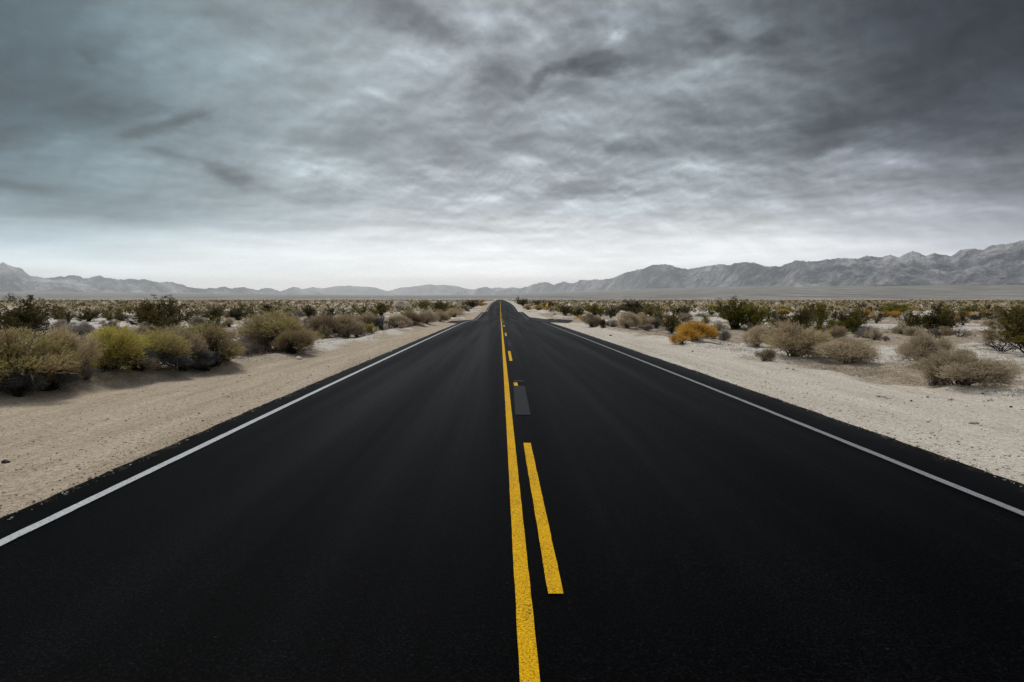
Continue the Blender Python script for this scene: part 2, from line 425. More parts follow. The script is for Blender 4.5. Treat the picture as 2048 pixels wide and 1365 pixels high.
mountains('dark foothills below the high peaks', [(1560, 580), (1600, 570), (1650, 566), (1700, 556), (1740, 546), (1775, 536), (1800, 527), (1830, 535), (1860, 545), (1890, 550), (1925, 540), (1960, 533), (2000, 545), (2048, 538), (2120, 545), (2200, 530), (2300, 560)],
    [(1560, 8800), (2048, 7100), (2300, 6600)], 191, 1.2, slope=2.6)

# ------------------------------------------------------------------ shrub meshes (unit size: 1 wide, 1 high)
def tubes(paths, r0, r1):
    V, Fc = [], []
    for P, a, b in zip(paths, r0, r1):
        P = np.asarray(P); n = len(P); base = len(V)
        for i in range(n):
            t = P[min(i + 1, n - 1)] - P[max(i - 1, 0)]; t = t / (np.linalg.norm(t) + 1e-9)
            u = np.cross(t, [.31, .95, .05]); u /= np.linalg.norm(u) + 1e-9; w = np.cross(t, u)
            r = a + (b - a) * i / (n - 1)
            for q in range(3):
                an = q * 2.0944; V.append(P[i] + r * (math.cos(an) * u + math.sin(an) * w))
        for i in range(n - 1):
            for q in range(3):
                j = base + i * 3; k = (q + 1) % 3
                Fc.append((j + q, j + k, j + 3 + k)); Fc.append((j + q, j + 3 + k, j + 3 + q))
    return np.array(V), np.array(Fc)

def unit(v): return v / (np.linalg.norm(v, axis=-1, keepdims=True) + 1e-9)

def blades(p, d, L, W, rg):
    """thin triangular blades at p along d"""
    u = unit(np.cross(d, rg.normal(size=d.shape)))
    a = p - u * W[:, None]; b = p + u * W[:, None]; c = p + d * L[:, None]
    V = np.stack([a, b, c], 1).reshape(-1, 3); Fc = np.arange(len(V)).reshape(-1, 3)
    return V, Fc

def leaves(p, d, L, W, rg):
    u = unit(np.cross(d, rg.normal(size=d.shape)))
    V = np.stack([p, p + d * L[:, None] * .5 + u * W[:, None], p + d * L[:, None], p + d * L[:, None] * .5 - u * W[:, None]], 1).reshape(-1, 3)
    return V, np.arange(len(V)).reshape(-1, 4)

def bend(a, b, rg, n=5, lift=.12, wob=.03):
    t = np.linspace(0, 1, n)[:, None]
    P = a * (1 - t) + b * t
    P = P + np.array([0, 0, lift]) * np.sin(np.pi * t) * .0 + (b - a) * np.array([[-.0, 0, 0]]) 
    P[:, :2] = a[:2] + (b[:2] - a[:2]) * (t ** 1.35)
    P[1:-1] += rg.normal(size=(n - 2, 3)) * wob
    return P

def normalise(sets):
    allv = np.concatenate(sets)
    lo = np.percentile(allv, .8, axis=0); hi = np.percentile(allv, 99.2, axis=0)
    s = np.array([1 / (hi[0] - lo[0]), 1 / (hi[1] - lo[1]), 1 / hi[2]])
    off = np.array([(hi[0] + lo[0]) / 2, (hi[1] + lo[1]) / 2, 0])
    return [(v - off) * s for v in sets]

def make_wisp(seed, nb, lobes=7, low=.0, open_=.0, lo=False, crown=False):
    rg = np.random.default_rng(seed)
    lc, lr = [], []
    for i in range(lobes):
        a = rg.uniform(0, 6.28); rho = rg.uniform(.08, .34) if i else 0
        lc.append((math.cos(a) * rho, math.sin(a) * rho, rg.uniform(.36, .72) - rho * .5 if crown else rg.uniform(.34, .62) - rho * .55 - low * .2)); lr.append(rg.uniform(.09, .27))
    for i in range(5 if crown else lobes // 2 + 1):        # skirt lobes near the soil
        a = rg.uniform(0, 6.28); rho = rg.uniform(.25, .40)
        lc.append((math.cos(a) * rho, math.sin(a) * rho, rg.uniform(.13, .26) + .1 * (1 - low))); lr.append(rg.uniform(.11, .18))
    lc = np.array(lc); lr = np.array(lr)
    w = lr ** 2; which = rg.choice(len(lc), nb // 5, p=w / w.sum())
    dirv = unit(rg.normal(size=(len(which), 3)) + np.array([0, 0, .35]))
    rr = rg.uniform(.15, 1, len(which)) ** .45 * rg.normal(1, .08, len(which))
    sp = lc[which] + dirv * (lr[which] * rr)[:, None]
    ok = sp[:, 2] > .02; sp = sp[ok]; which = which[ok]; dirv = dirv[ok]
    out = unit(unit(sp - np.array([0, 0, .02])) * .8 + dirv * .7 + rg.normal(size=sp.shape) * .34 + np.array([0, 0, .2]))
    tintl = rg.uniform(0, 1, len(lc)); tint0 = .55 * tintl[which] + .25 * rg.uniform(0, 1, len(which)) + .2 * sp[:, 2]
    k = 5
    p = np.repeat(sp, k, 0) + np.repeat(out, k, 0) * rg.uniform(-.06, .05, (len(sp) * k, 1))
    d = unit(np.repeat(out, k, 0) + rg.normal(size=p.shape) * (.48 + open_ * .15))
    L = rg.uniform(.025, .070, len(p)) * (2.4 if lo else 1); W = rg.uniform(.0026, .0052, len(p)) * (4.2 if lo else 1)
    L = np.where(rg.uniform(size=len(L)) < .05, L * rg.uniform(1.3, 2.0, len(L)), L)
    V, Fc = blades(p, d, L, W, rg); V[:, 2] = np.maximum(V[:, 2], -.01)
    tint = np.repeat(tint0, k) + rg.normal(0, .05, len(p))
    paths = []; r0 = []; r1 = []
    for i in range(10 if lo else 90 if crown else 46):
        q = sp[rg.integers(len(sp))]; a = np.array([rg.normal(0, .035), rg.normal(0, .035), -.03])
        paths.append(bend(a, q * np.array([1, 1, .93]), rg, 5, wob=.014)); r0.append(rg.uniform(.006, .014)); r1.append(.002)
    for i in range(0 if lo else 150):     # fine dry twigs inside the crown
        q = sp[rg.integers(len(sp))]; e = q + unit(rg.normal(size=3) + q * 2) * rg.uniform(.05, .12); e[2] = max(e[2], .02)
        paths.append(np.array([q * .62, (q * .62 + e) / 2 + rg.normal(size=3) * .012, e])); r0.append(.0035); r1.append(.0012)
    TV, TF = tubes(paths, r0, r1)
    V, TV = normalise([V, TV])
    return (V, Fc, np.repeat(tint, 3), TV, TF)

def make_creosote(seed, stems=34, sub=7, ncl=9, lo=False, flat=.0):
    rg = np.random.default_rng(seed)
    paths, r0, r1, LP, LD, LT = [], [], [], [], [], []
    for i in range(stems):
        az = rg.uniform(0, 6.28); tilt = rg.uniform(.08, 1.0) * (1.0 + flat * .25)
        Ls = rg.uniform(.65, 1.02) * (1 - .22 * tilt)
        e = np.array([math.cos(az) * math.sin(tilt), math.sin(az) * math.sin(tilt), math.cos(tilt)]) * Ls
        e[0] *= .8; e[1] *= .8
        a = np.array([rg.normal(0, .03), rg.normal(0, .03), -.03])
        P = bend(a, e, rg, 6, wob=.018); paths.append(P); r0.append(rg.uniform(.008, .015)); r1.append(.003)
        tint = rg.uniform(0, 1)
        for s_ in range(sub):
            t = rg.uniform(.35, .98); kk = t * 5; j = min(int(kk), 4); q = P[j] + (P[j + 1] - P[j]) * (kk - j)
            dr = unit(unit(e) + rg.normal(size=3) * .55 + np.array([0, 0, .25])); l2 = rg.uniform(.12, .26)
            e2 = q + dr * l2; e2[2] = max(e2[2], .05)
            paths.append(np.array([q, (q + e2) / 2 + rg.normal(size=3) * .012, e2])); r0.append(.004); r1.append(.0015)
            for c in range(ncl):
                u = rg.uniform(.25, 1.05); cp = q + (e2 - q) * u + rg.normal(size=3) * .016
                m_ = 2 if lo else 5
                LP.append(np.repeat(cp[None], m_, 0) + rg.normal(size=(m_, 3)) * .012)
                LD.append(unit(dr[None] + rg.normal(size=(m_, 3)) * .8)); LT.append(np.full(m_, .6 * tint + .25 * u + rg.uniform(-.1, .1)))
    LP = np.concatenate(LP); LD = np.concatenate(LD); LT = np.concatenate(LT)
    n = len(LP); sc_ = 2.6 if lo else 1.0
    V, Fc = leaves(LP, LD, rg.uniform(.020, .038, n) * sc_, rg.uniform(.006, .011, n) * sc_, rg)
    TV, TF = tubes(paths[:None if not lo else 12], r0, r1)
    V, TV = normalise([V, TV])
    return (V, Fc, np.repeat(LT, 4), TV, TF)

def make_dead(seed):
    rg = np.random.default_rng(seed); paths, r0, r1 = [], [], []
    def grow(a, d, L, r, lev):
        e = a + d * L; mid = (a + e) / 2 + rg.normal(size=3) * L * .10
        if e[2] < .02: e[2] = .02
        paths.append(np.array([a, mid, e])); r0.append(r); r1.append(r * .55)
        if lev:
            for _ in range(rg.integers(2, 5)):
                grow(mid + (e - mid) * rg.uniform(0, 1), unit(d + rg.normal(size=3) * .55), L * rg.uniform(.45, .75), r * .55, lev - 1)
    for i in range(13):
        az = rg.uniform(0, 6.28); t = rg.uniform(.3, 1.35)
        grow(np.array([rg.normal(0, .02), rg.normal(0, .02), -.02]), np.array([math.cos(az) * math.sin(t), math.sin(az) * math.sin(t), math.cos(t)]), rg.uniform(.22, .4), .011, 3)
    TV, TF = tubes(paths, r0, r1); (TV,) = normalise([TV])
    return (None, None, None, TV, TF)

def mat_foliage(name, cols, trans=.25, rnd=.18):
    m, nt, b = new_mat(name)
    t = nt.add('ShaderNodeAttribute', attribute_name='tint').outputs['Fac']
    oi = nt.add('ShaderNodeObjectInfo')
    f = nt.math('ADD', t, nt.math('MULTIPLY', nt.math('SUBTRACT', oi.outputs['Random'], .5), .35), clamp=True)
    c = nt.ramp(f, [(.12, cols[0]), (.5, cols[1]), (.88, cols[2])])
    vb = nt.maprange(oi.outputs['Random'], 0, 1, 1 - rnd, 1 + rnd)
    c = nt.mix(1.0, c, vb, 'MULTIPLY')
    nt.con(c, b.inputs['Base Color']); b.inputs['Roughness'].default_value = .8; b.inputs['Specular IOR Level'].default_value = .15
    tr = nt.add('ShaderNodeBsdfTranslucent'); nt.con(c, tr.inputs[0])
    mx = nt.add('ShaderNodeMixShader'); mx.inputs[0].default_value = trans
    out = [n for n in nt.n if n.type == 'OUTPUT_MATERIAL'][0]
    nt.con(b.outputs[0], mx.inputs[1]); nt.con(tr.outputs[0], mx.inputs[2]); nt.con(mx.outputs[0], out.inputs[0])
    return m
def mat_wood(name, c0, c1):
    m, nt, b = new_mat(name)
    n = nt.noise(geo_pos(nt), 9, 4, .7)
    nt.con(nt.ramp(n, [(.3, c0), (.7, c1)]), b.inputs['Base Color']); b.inputs['Roughness'].default_value = .9; b.inputs['Specular IOR Level'].default_value = .1
    return m
FM = {
    'olive': mat_foliage('olive green and straw brush', [(.41, .305, .20), (.44, .355, .17), (.47, .42, .14)], .35),
    'lime':  mat_foliage('yellow green brush', [(.42, .32, .13), (.47, .40, .11), (.50, .48, .11)], .35),
    'straw': mat_foliage('straw coloured dry brush', [(.34, .26, .175), (.46, .365, .235), (.52, .44, .26)], .35),
    'tan':   mat_foliage('tan grey dry brush', [(.43, .35, .25), (.56, .465, .33), (.62, .53, .38)], .35),
    'grey':  mat_foliage('ash grey dry brush', [(.22, .195, .175), (.32, .285, .255), (.38, .335, .29)], .3),
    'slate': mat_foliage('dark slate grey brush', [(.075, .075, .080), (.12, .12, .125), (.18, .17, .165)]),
    'gold':  mat_foliage('golden orange brush', [(.46, .28, .09), (.56, .33, .055), (.60, .39, .08)], .35),
    'dark':  mat_foliage('dark olive leaves', [(.058, .047, .014), (.098, .080, .020), (.155, .125, .028)], .3),
    'green': mat_foliage('green yellow leaves', [(.075, .070, .012), (.15, .135, .015), (.27, .24, .026)], .3),
    'brown': mat_foliage('brown olive leaves', [(.085, .068, .035), (.13, .105, .048), (.19, .155, .065)], .3),
}
M_WOOD = mat_wood('grey brown twigs', (.045, .038, .032), (.12, .10, .085))
M_WOODD = mat_wood('dark stems', (.012, .011, .010), (.045, .038, .033))

SHM = {}
def reg(kind, data, wood):
    V, Fc, tint, TV, TF = data
    f = None
    if V is not None:
        f = mesh_from(kind + '_foliage', V, Fc, False, {'tint': ('POINT', 'FLOAT', tint)}); f.materials.append(FM['tan'])
    b = mesh_from(kind + '_branches', TV, TF, True); b.materials.append(wood)
    SHM.setdefault(kind, []).append((f, b))
for i in range(5): reg('dome', make_wisp(200 + i, 19000, 10 + i % 3, .3), M_WOOD)
for i in range(5): reg('crown', make_wisp(250 + i, 18000, 11 + i % 3, .0, crown=True), M_WOODD)
for i in range(4): reg('open', make_wisp(300 + i, 11000, 5, -.4, 1.0), M_WOODD)
for i in range(3): reg('mid', make_wisp(400 + i, 7000, 6, .6), M_WOOD)
for i in range(5): reg('creosote', make_creosote(500 + i), M_WOODD)
for i in range(3): reg('creosote_flat', make_creosote(520 + i, 40, 7, 8, flat=1.0), M_WOODD)
for i in range(3): reg('creosote_mid', make_creosote(540 + i, 24, 5, 7), M_WOODD)
for i in range(2): reg('dead', make_dead(560 + i), M_WOODD)
def low_mesh(data):
    V, Fc, tint, TV, TF = data
    me = mesh_from('shrub_low', V, Fc, False, {'tint': ('POINT', 'FLOAT', tint)}); me.materials.append(FM['tan']); return me
LOWD = [low_mesh(make_wisp(600 + i, 900, 5, .6, lo=True)) for i in range(4)]
LOWC = [low_mesh(make_creosote(640 + i, 13, 4, 5, lo=True)) for i in range(4)]

PROTO = {}
def copy_shrub(kind, var):
    """a shrub thing (empty) with its foliage and branches parts, copied from a first one of its sort"""
    key = (kind, var % len(SHM[kind]))
    f, b = SHM[kind][key[1]]
    if key not in PROTO:
        r = bpy.data.objects.new('shrub', None); kids = []
        for nm, me in (('foliage', f), ('branches', b)):
            if me is not None: kids.append(bpy.data.objects.new(nm, me))
        PROTO[key] = (r, kids)
    r0_, kids = PROTO[key]
    r = r0_.copy(); C.objects.link(r); ch = []
    for k in kids:
        c = k.copy(); C.objects.link(c); c.parent = r; ch.append(c)
    return r, ch
PLACED = []       # (px, py_base, width px, short name)
WORLD = []        # x, y, radius of what stands
def set_mat(o, m):
    o.material_slots[0].link = 'OBJECT'; o.material_slots[0].material = m
nvar = 0
def place(name, px, base, w, top, kind, mat, label, short=None, cat='shrub', group=None, yaw=None):
    global nvar
    nvar += 1
    x, y, z = hit(px, base)
    W = w * y / F * (1.30 if kind == 'crown' else 1.02 if kind == 'dome' and px > 1000 else 1.14); H = (base - top) * y / F * (.97 if kind == 'crown' else 1.03)
    y2 = y + W * .18; x2 = (px - VX) / F * y2                 # the pixel is the shrub's near foot
    z2 = float(ground_z(x2, y2))
    r, ch = copy_shrub(kind, nvar)
    r.name = name
    r.location = (x2, y2, z2 - .02); r.scale = (W, W * .9, H + max(0, (z - z2))); r.rotation_euler = (0, 0, random.uniform(0, 6.28) if yaw is None else yaw)
    for c in ch:
        if c.name.startswith('foliage'): set_mat(c, FM[mat])
    tag(r, label, cat, group)
    if short: PLACED.append((px, (base + top) / 2, w, short))
    WORLD.append((x2, y2, W * .5))
    return r

GL = 'brush along the left shoulder'; GR = 'brush along the right shoulder'
NAMED = [
 # left shoulder, from the frame edge towards the road's vanishing point
 ('rabbitbrush', 18, 792, 170, 664, 'crown', 'olive', 'wide olive green brush cut off by the left edge of the photo', 'big olive brush at the left edge', GL),
 ('rabbitbrush', 92, 789, 80, 690, 'crown', 'olive', 'yellowish brush bulging forward at the right end of the leftmost clump', None, GL),
 ('rabbitbrush', 128, 768, 96, 668, 'dome', 'straw', 'brown straw brush between the big olive brush and the lime one', 'brown straw brush', GL),
 ('rabbitbrush', 240, 742, 100, 653, 'crown', 'lime', 'tallest bright yellow-green brush in the left shoulder row', 'bright yellow-green brush', GL),
 ('rabbitbrush', 200, 744, 66, 695, 'crown', 'lime', 'low yellow brush at the left foot of the bright yellow-green one', None, GL),
 ('saltbush', 262, 750, 90, 702, 'open', 'slate', 'dark shaded twiggy brush at the foot of the bright yellow-green one', None, GL),  # slate colour puts the shade under the clump into the brush
 ('rabbitbrush', 312, 742, 100, 667, 'crown', 'olive', 'mustard tinted brush just right of the bright yellow-green one', 'mustard tinted brush', GL),
 ('rabbitbrush', 362, 737, 84, 660, 'dome', 'straw', 'straw topped brush left of the sage green dome', None, GL),
 ('saltbush', 345, 748, 120, 704, 'open', 'slate', 'dark grey twiggy brush low in front of the straw topped brush', None, GL),
 ('rabbitbrush', 418, 736, 112, 655, 'crown', 'olive', 'rounded sage green dome at the right end of the long left clump', 'sage green dome', GL),
 ('saltbush', 487, 713, 66, 678, 'mid', 'grey', 'low ash grey brush between the sage green dome and the big olive one', None, GL),
 ('rabbitbrush', 556, 706, 126, 622, 'crown', 'olive', 'big tall olive brush standing alone above the small white stone', 'tall olive brush above the white stone', GL),
 ('saltbush', 540, 708, 84, 660, 'open', 'slate', 'slate grey twigs in front of the big olive brush', None, GL),
 ('rabbitbrush', 585, 708, 60, 660, 'crown', 'olive', 'lower right lobe of olive brush nearest the white stone', None, GL),
 ('saltbush', 622, 671, 30, 638, 'open', 'slate', 'dark hollow brush between the big olive one and the tan row', 'dark hollow brush', GL),
 ('rabbitbrush', 655, 677, 62, 633, 'dome', 'straw', 'yellow straw brush at the near end of the tan row', 'straw brush starting the tan row', GL),
 ('rabbitbrush', 692, 675, 62, 631, 'dome', 'straw', 'golden straw brush second in the tan row', None, GL),
 ('saltbush', 714, 675, 46, 648, 'mid', 'grey', 'mauve grey mound at the front of the tan row', None, GL),
 ('rabbitbrush', 742, 668, 24, 648, 'mid', 'lime', 'small yellow-green tuft at the sandy edge of the tan row', 'small yellow-green tuft', GL),
 ('saltbush', 768, 661, 40, 632, 'mid', 'slate', 'blue grey dark bush inside the tan row', 'blue grey bush in the tan row', GL),
 ('rabbitbrush', 735, 655, 50, 628, 'dome', 'straw', 'pale straw brush behind the small yellow-green tuft', None, GL),
 ('rabbitbrush', 797, 656, 44, 632, 'dome', 'tan', 'tan brush just past the blue grey bush', None, GL),
 ('rabbitbrush', 826, 652, 44, 625, 'dome', 'straw', 'tan brush in the middle of the far half of the tan row', None, GL),
 ('rabbitbrush', 853, 648, 40, 623, 'dome', 'tan', 'tan brush third from the far end of the tan row', None, GL),
 ('rabbitbrush', 877, 643, 36, 622, 'dome', 'straw', 'tan brush second from the far end of the tan row', None, GL),
 ('rabbitbrush', 893, 640, 20, 625, 'mid', 'straw', 'small brush ending the tan row by the road', 'far end of the tan row', GL),
 ('rabbitbrush', 908, 634, 38, 617, 'mid', 'straw', 'straw brush right behind the far end of the tan row', None, GL),
 ('rabbitbrush', 932, 622, 28, 611, 'mid', 'straw', 'straw brush below the dark bush beside the far road', None, GL),
 ('creosote_bush', 940, 618, 30, 601, 'creosote', 'dark', 'dense dark bush close to the far road on the left', 'dark bush beside the far road', None),
 ('rabbitbrush', 962, 612, 22, 604, 'mid', 'gold', 'rusty gold brush beside the far road, past the dark bush', None, None),
 ('saltbush', 40, 797, 70, 748, 'open', 'slate', 'dark bare twigs under the big olive brush at the left edge', None, GL),
 ('saltbush', 112, 783, 80, 738, 'open', 'slate', 'shaded grey twigs under the yellowish brush of the leftmost clump', None, GL),  # shade beneath the brush is painted in by the dark slate colour
 ('saltbush', 170, 764, 50, 730, 'mid', 'grey', 'low grey mound filling the gap right of the brown straw brush', None, GL),
 ('saltbush', 288, 750, 56, 716, 'mid', 'straw', 'low straw mound in the dip before the mustard tinted brush', None, GL),
 ('saltbush', 400, 744, 70, 706, 'open', 'slate', 'shaded grey twigs at the foot of the sage green dome', None, GL),  # dark slate colour stands in for shade below the dome
 ('rabbitbrush', 455, 724, 50, 690, 'mid', 'olive', 'small olive mound at the right foot of the sage green dome', None, GL),
 ('rabbitbrush', 512, 712, 50, 672, 'mid', 'straw', 'straw mound at the left foot of the big tall olive brush', None, GL),
 # left field
 ('creosote_bush', 42, 672, 112, 599, 'creosote_flat', 'dark', 'big dark creosote with bare lower limbs behind the leftmost brush', 'big dark creosote far left', None),
 ('dead_bush', 62, 678, 110, 642, 'dead', 'dark', 'leafless grey branches under the big creosote at the left edge', None, None),
 ('saltbush', 161, 672, 42, 648, 'dome', 'grey', 'round ash grey bush alone on pale sand behind the straw brush', 'round ash grey bush', None),
 ('saltbush', 131, 664, 36, 641, 'mid', 'grey', 'darker grey bush touching the round ash grey one', None, None),
 ('saltbush', 192, 700, 40, 680, 'open', 'grey', 'small grey twiggy bush left of the bright yellow-green brush', None, None),
 ('creosote_bush', 178, 643, 44, 619, 'creosote', 'dark', 'dark creosote behind the round ash grey bush', 'creosote behind the round grey bush', None),
 ('creosote_bush', 213, 641, 30, 622, 'creosote_mid', 'green', 'small green creosote in the middle of three behind the grey bush', None, None),
 ('creosote_bush', 243, 643, 36, 624, 'creosote_mid', 'green', 'small yellow-green creosote behind the bright yellow-green brush', None, None),
 ('creosote_bush', 326, 664, 104, 599, 'creosote_flat', 'dark', 'very large dark creosote above the long left clump of brush', 'very large dark creosote', None),
 ('creosote_bush', 300, 660, 64, 625, 'creosote', 'dark', 'dark creosote limb clump at the left of the very large one', None, None),
 ('creosote_bush', 425, 641, 48, 613, 'creosote', 'brown', 'brown grey creosote right of the very large dark one', 'brown creosote', None),
 ('creosote_bush', 482, 641, 54, 619, 'creosote', 'dark', 'low wide creosote at the right of the brown one', 'low wide creosote', None),
 ('saltbush', 394, 657, 28, 634, 'open', 'grey', 'pale grey tuft at the right foot of the very large creosote', None, None),
 ('saltbush', 456, 654, 20, 636, 'open', 'tan', 'small tan tuft on pale sand above the sage green dome', None, None),
 ('creosote_bush', 536, 626, 40, 609, 'creosote', 'dark', 'dark creosote just behind the top of the big olive brush', 'creosote behind the big olive brush', None),
 ('saltbush', 592, 640, 32, 621, 'open', 'grey', 'grey twiggy bush right behind the big olive brush', None, None),
 ('creosote_bush', 621, 637, 34, 613, 'creosote', 'brown', 'upright creosote behind the dark hollow brush', 'upright creosote', None),
 ('creosote_bush', 664, 636, 28, 615, 'creosote_mid', 'brown', 'grey green creosote behind the start of the tan row', None, None),
 ('creosote_bush', 694, 634, 36, 616, 'creosote_mid', 'brown', 'wide grey creosote behind the golden straw brush', None, None),
 ('creosote_bush', 762, 632, 36, 608, 'creosote', 'dark', 'dark creosote behind the blue grey bush in the tan row', 'creosote behind the blue grey bush', None),
 ('creosote_bush', 849, 622, 34, 604, 'creosote', 'green', 'green creosote between the two sand mounds', 'creosote between the sand mounds', None),
 ('creosote_bush', 884, 622, 36, 604, 'creosote', 'dark', 'dark creosote at the left of the smaller sand mound', None, None),
 # right shoulder
 ('saltbush', 1932, 773, 176, 709, 'dome', 'tan', 'widest low tan grey brush on the right shoulder', 'widest tan brush', GR),
 ('rabbitbrush', 1872, 772, 50, 735, 'mid', 'straw', 'yellowish brush at the left end of the widest tan one', None, GR),
 ('saltbush', 1838, 733, 78, 671, 'dome', 'tan', 'upright tan brush with a side lobe behind the widest one', 'upright tan brush', GR),
 ('saltbush', 1880, 716, 44, 676, 'open', 'tan', 'right side lobe leaning off the upright tan brush', None, GR),
 ('saltbush', 1700, 729, 112, 681, 'dome', 'tan', 'low rounded tan brush between the big straw one and the upright one', 'low rounded tan brush', GR),
 ('saltbush', 1592, 714, 140, 651, 'dome', 'straw', 'big straw brush right of the golden bush', 'big straw brush', GR),
 ('saltbush', 1648, 712, 54, 668, 'mid', 'tan', 'grey tan right shoulder of the big straw brush', None, GR),
 ('rabbitbrush', 1530, 723, 34, 698, 'mid', 'straw', 'small yellow tuft at the sandy foot of the big straw brush', None, GR),
 ('saltbush', 1512, 694, 56, 654, 'dome', 'tan', 'tan grey brush between the golden bush and the big straw one', None, GR),
 ('rabbitbrush', 1387, 683, 74, 646, 'dome', 'gold', 'bright golden orange bush standing out on the right shoulder', 'golden orange bush', None),
 ('rabbitbrush', 1362, 690, 36, 670, 'mid', 'gold', 'low pale gold tuft at the left foot of the golden orange bush', None, None),
 ('rabbitbrush', 1424, 678, 30, 662, 'open', 'gold', 'thin rusty tuft at the right foot of the golden orange bush', None, None),
 ('saltbush', 1437, 662, 30, 646, 'mid', 'grey', 'small grey bush between the golden bush and the green creosote', None, None),
 ('saltbush', 1345, 661, 40, 633, 'dome', 'tan', 'mauve tan brush just left of the golden orange bush', 'mauve tan brush', GR),
 ('saltbush', 1313, 657, 40, 636, 'dome', 'grey', 'grey brush second to the left of the golden orange bush', None, GR),
 ('saltbush', 1283, 657, 44, 630, 'dome', 'straw', 'straw brush in the middle of the far right row', None, GR),
 ('saltbush', 1292, 661, 26, 648, 'mid', 'grey', 'low ash mound in front of the straw brush in the far right row', None, GR),
 ('saltbush', 1258, 657, 44, 627, 'dome', 'tan', 'tall pale brush below the wide olive bush', None, GR),
 ('saltbush', 1226, 655, 34, 640, 'mid', 'grey', 'grey mound between the pale brush and the yellow tan one', None, GR),
 ('saltbush', 1206, 657, 18, 640, 'mid', 'brown', 'narrow brown bush at the sandy edge of the far right row', None, GR),
 ('rabbitbrush', 1184, 655, 40, 629, 'dome', 'straw', 'yellow tan brush nearest the turnout on the right', 'yellow tan brush by the turnout', GR),
 # right field
 ('creosote_bush', 1480, 659, 96, 602, 'creosote', 'green', 'large bright green creosote behind the golden orange bush', 'large bright green creosote', None),
 ('creosote_bush', 1508, 661, 56, 612, 'creosote', 'green', 'right half of the bright green creosote pair', None, None),
 ('saltbush', 1496, 664, 24, 648, 'mid', 'grey', 'little grey bush under the bright green creosote pair', None, None),
 ('creosote_bush', 1268, 628, 64, 602, 'creosote_flat', 'brown', 'wide olive bush standing above the far right row', 'wide olive bush', None),
 ('creosote_bush', 1298, 633, 32, 614, 'creosote', 'green', 'green creosote at the right foot of the wide olive bush', None, None),
 ('creosote_bush', 1191, 631, 34, 611, 'creosote', 'green', 'bright green creosote behind the yellow tan brush by the turnout', 'green creosote by the turnout', None),
 ('creosote_bush', 1155, 635, 22, 616, 'creosote', 'dark', 'small dark creosote left of the bright green one near the turnout', None, None),
 ('creosote_bush', 1130, 632, 30, 610, 'creosote', 'dark', 'dark creosote beside the tip of the turnout', None, None),
 ('creosote_bush', 1098, 618, 30, 603, 'creosote', 'dark', 'dark creosote behind the gold brush along the far road', None, None),
 ('creosote_bush', 1045, 612, 24, 599, 'creosote', 'dark', 'tall thin-topped dark bush close to the far road on the right', 'tall dark bush by the far road', None),
 ('creosote_bush', 1076, 611, 24, 601, 'creosote', 'brown', 'grey thin-topped bush just right of the tall dark one', None, None),
 ('rabbitbrush', 1056, 620, 22, 611, 'mid', 'gold', 'gold brush on the left of two along the far road', None, None),
 ('rabbitbrush', 1076, 621, 22, 611, 'mid', 'gold', 'gold brush on the right of two along the far road', None, None),
 ('creosote_bush', 1637, 650, 34, 609, 'creosote', 'green', 'tall narrow yellow-green creosote above the big straw brush', 'narrow yellow-green creosote', None),
 ('creosote_bush', 1610, 651, 44, 619, 'creosote', 'brown', 'grey brown creosote leaning against the narrow yellow-green one', None, None),
 ('creosote_bush', 1697, 662, 74, 623, 'creosote_flat', 'brown', 'spreading creosote with a visible stem behind the low rounded tan brush', 'spreading creosote', None),
 ('creosote_bush', 1570, 648, 50, 630, 'creosote_mid', 'brown', 'low brown creosote behind the big straw brush', None, None),
 ('creosote_bush', 1866, 667, 84, 614, 'creosote_flat', 'dark', 'big dark creosote with a black stem behind the upright tan brush', 'big creosote with the black stem', None),
 ('creosote_bush', 2078, 716, 130, 622, 'creosote', 'dark', 'dark creosote cut off by the right edge of the photo', 'dark creosote at the right edge', None),
 ('creosote_bush', 2028, 662, 74, 618, 'creosote', 'dark', 'dark creosote behind the one at the right edge', None, None),
 ('creosote_bush', 1795, 631, 48, 608, 'creosote', 'green', 'green creosote rising behind a pair of gold bushes', 'green creosote behind the gold pair', None),
 ('rabbitbrush', 1772, 635, 22, 622, 'mid', 'gold', 'left gold bush of the pair below the green creosote', None, None),
 ('rabbitbrush', 1788, 636, 24, 623, 'mid', 'gold', 'right gold bush of the pair below the green creosote', None, None),
 ('rabbitbrush', 1736, 637, 24, 620, 'mid', 'gold', 'gold bush above the spreading creosote', None, None),
 ('rabbitbrush', 1566, 629, 26, 619, 'mid', 'gold', 'pale gold bush behind the bright green creosote pair', None, None),
 ('rabbitbrush', 1935, 635, 34, 624, 'mid', 'gold', 'wide gold bush right of the big creosote with the black stem', 'wide gold bush', None),
 ('creosote_bush', 1945, 627, 46, 612, 'creosote_mid', 'green', 'green creosote standing right behind the wide gold bush', None, None),
 ('rabbitbrush', 1966, 634, 26, 622, 'mid', 'gold', 'gold bush just right of the wide gold one', None, None),
 ('creosote_bush', 1980, 642, 40, 622, 'creosote_mid', 'brown', 'brown gold creosote in front of the gold pair on the far right', None, None),
 ('saltbush', 1950, 640, 26, 630, 'mid', 'slate', 'small slate grey bush under the wide gold bush', None, None),
 ('saltbush', 1803, 668, 32, 649, 'mid', 'tan', 'pale tan bush left of the big creosote with the black stem', None, None),
 ('saltbush', 1835, 674, 40, 655, 'mid', 'tan', 'pale tan bush directly behind the top of the upright tan brush', None, None),
 ('saltbush', 1978, 679, 40, 659, 'mid', 'tan', 'round pale bush alone on white sand at the far right', 'round pale bush on white sand', None),
 ('dead_bush', 1925, 676, 36, 656, 'dead', 'dark', 'bare grey twigs left of the round pale bush', None, None),
 ('dead_bush', 1742, 673, 30, 656, 'dead', 'dark', 'bare twigs on white sand right of the spreading creosote', None, None),
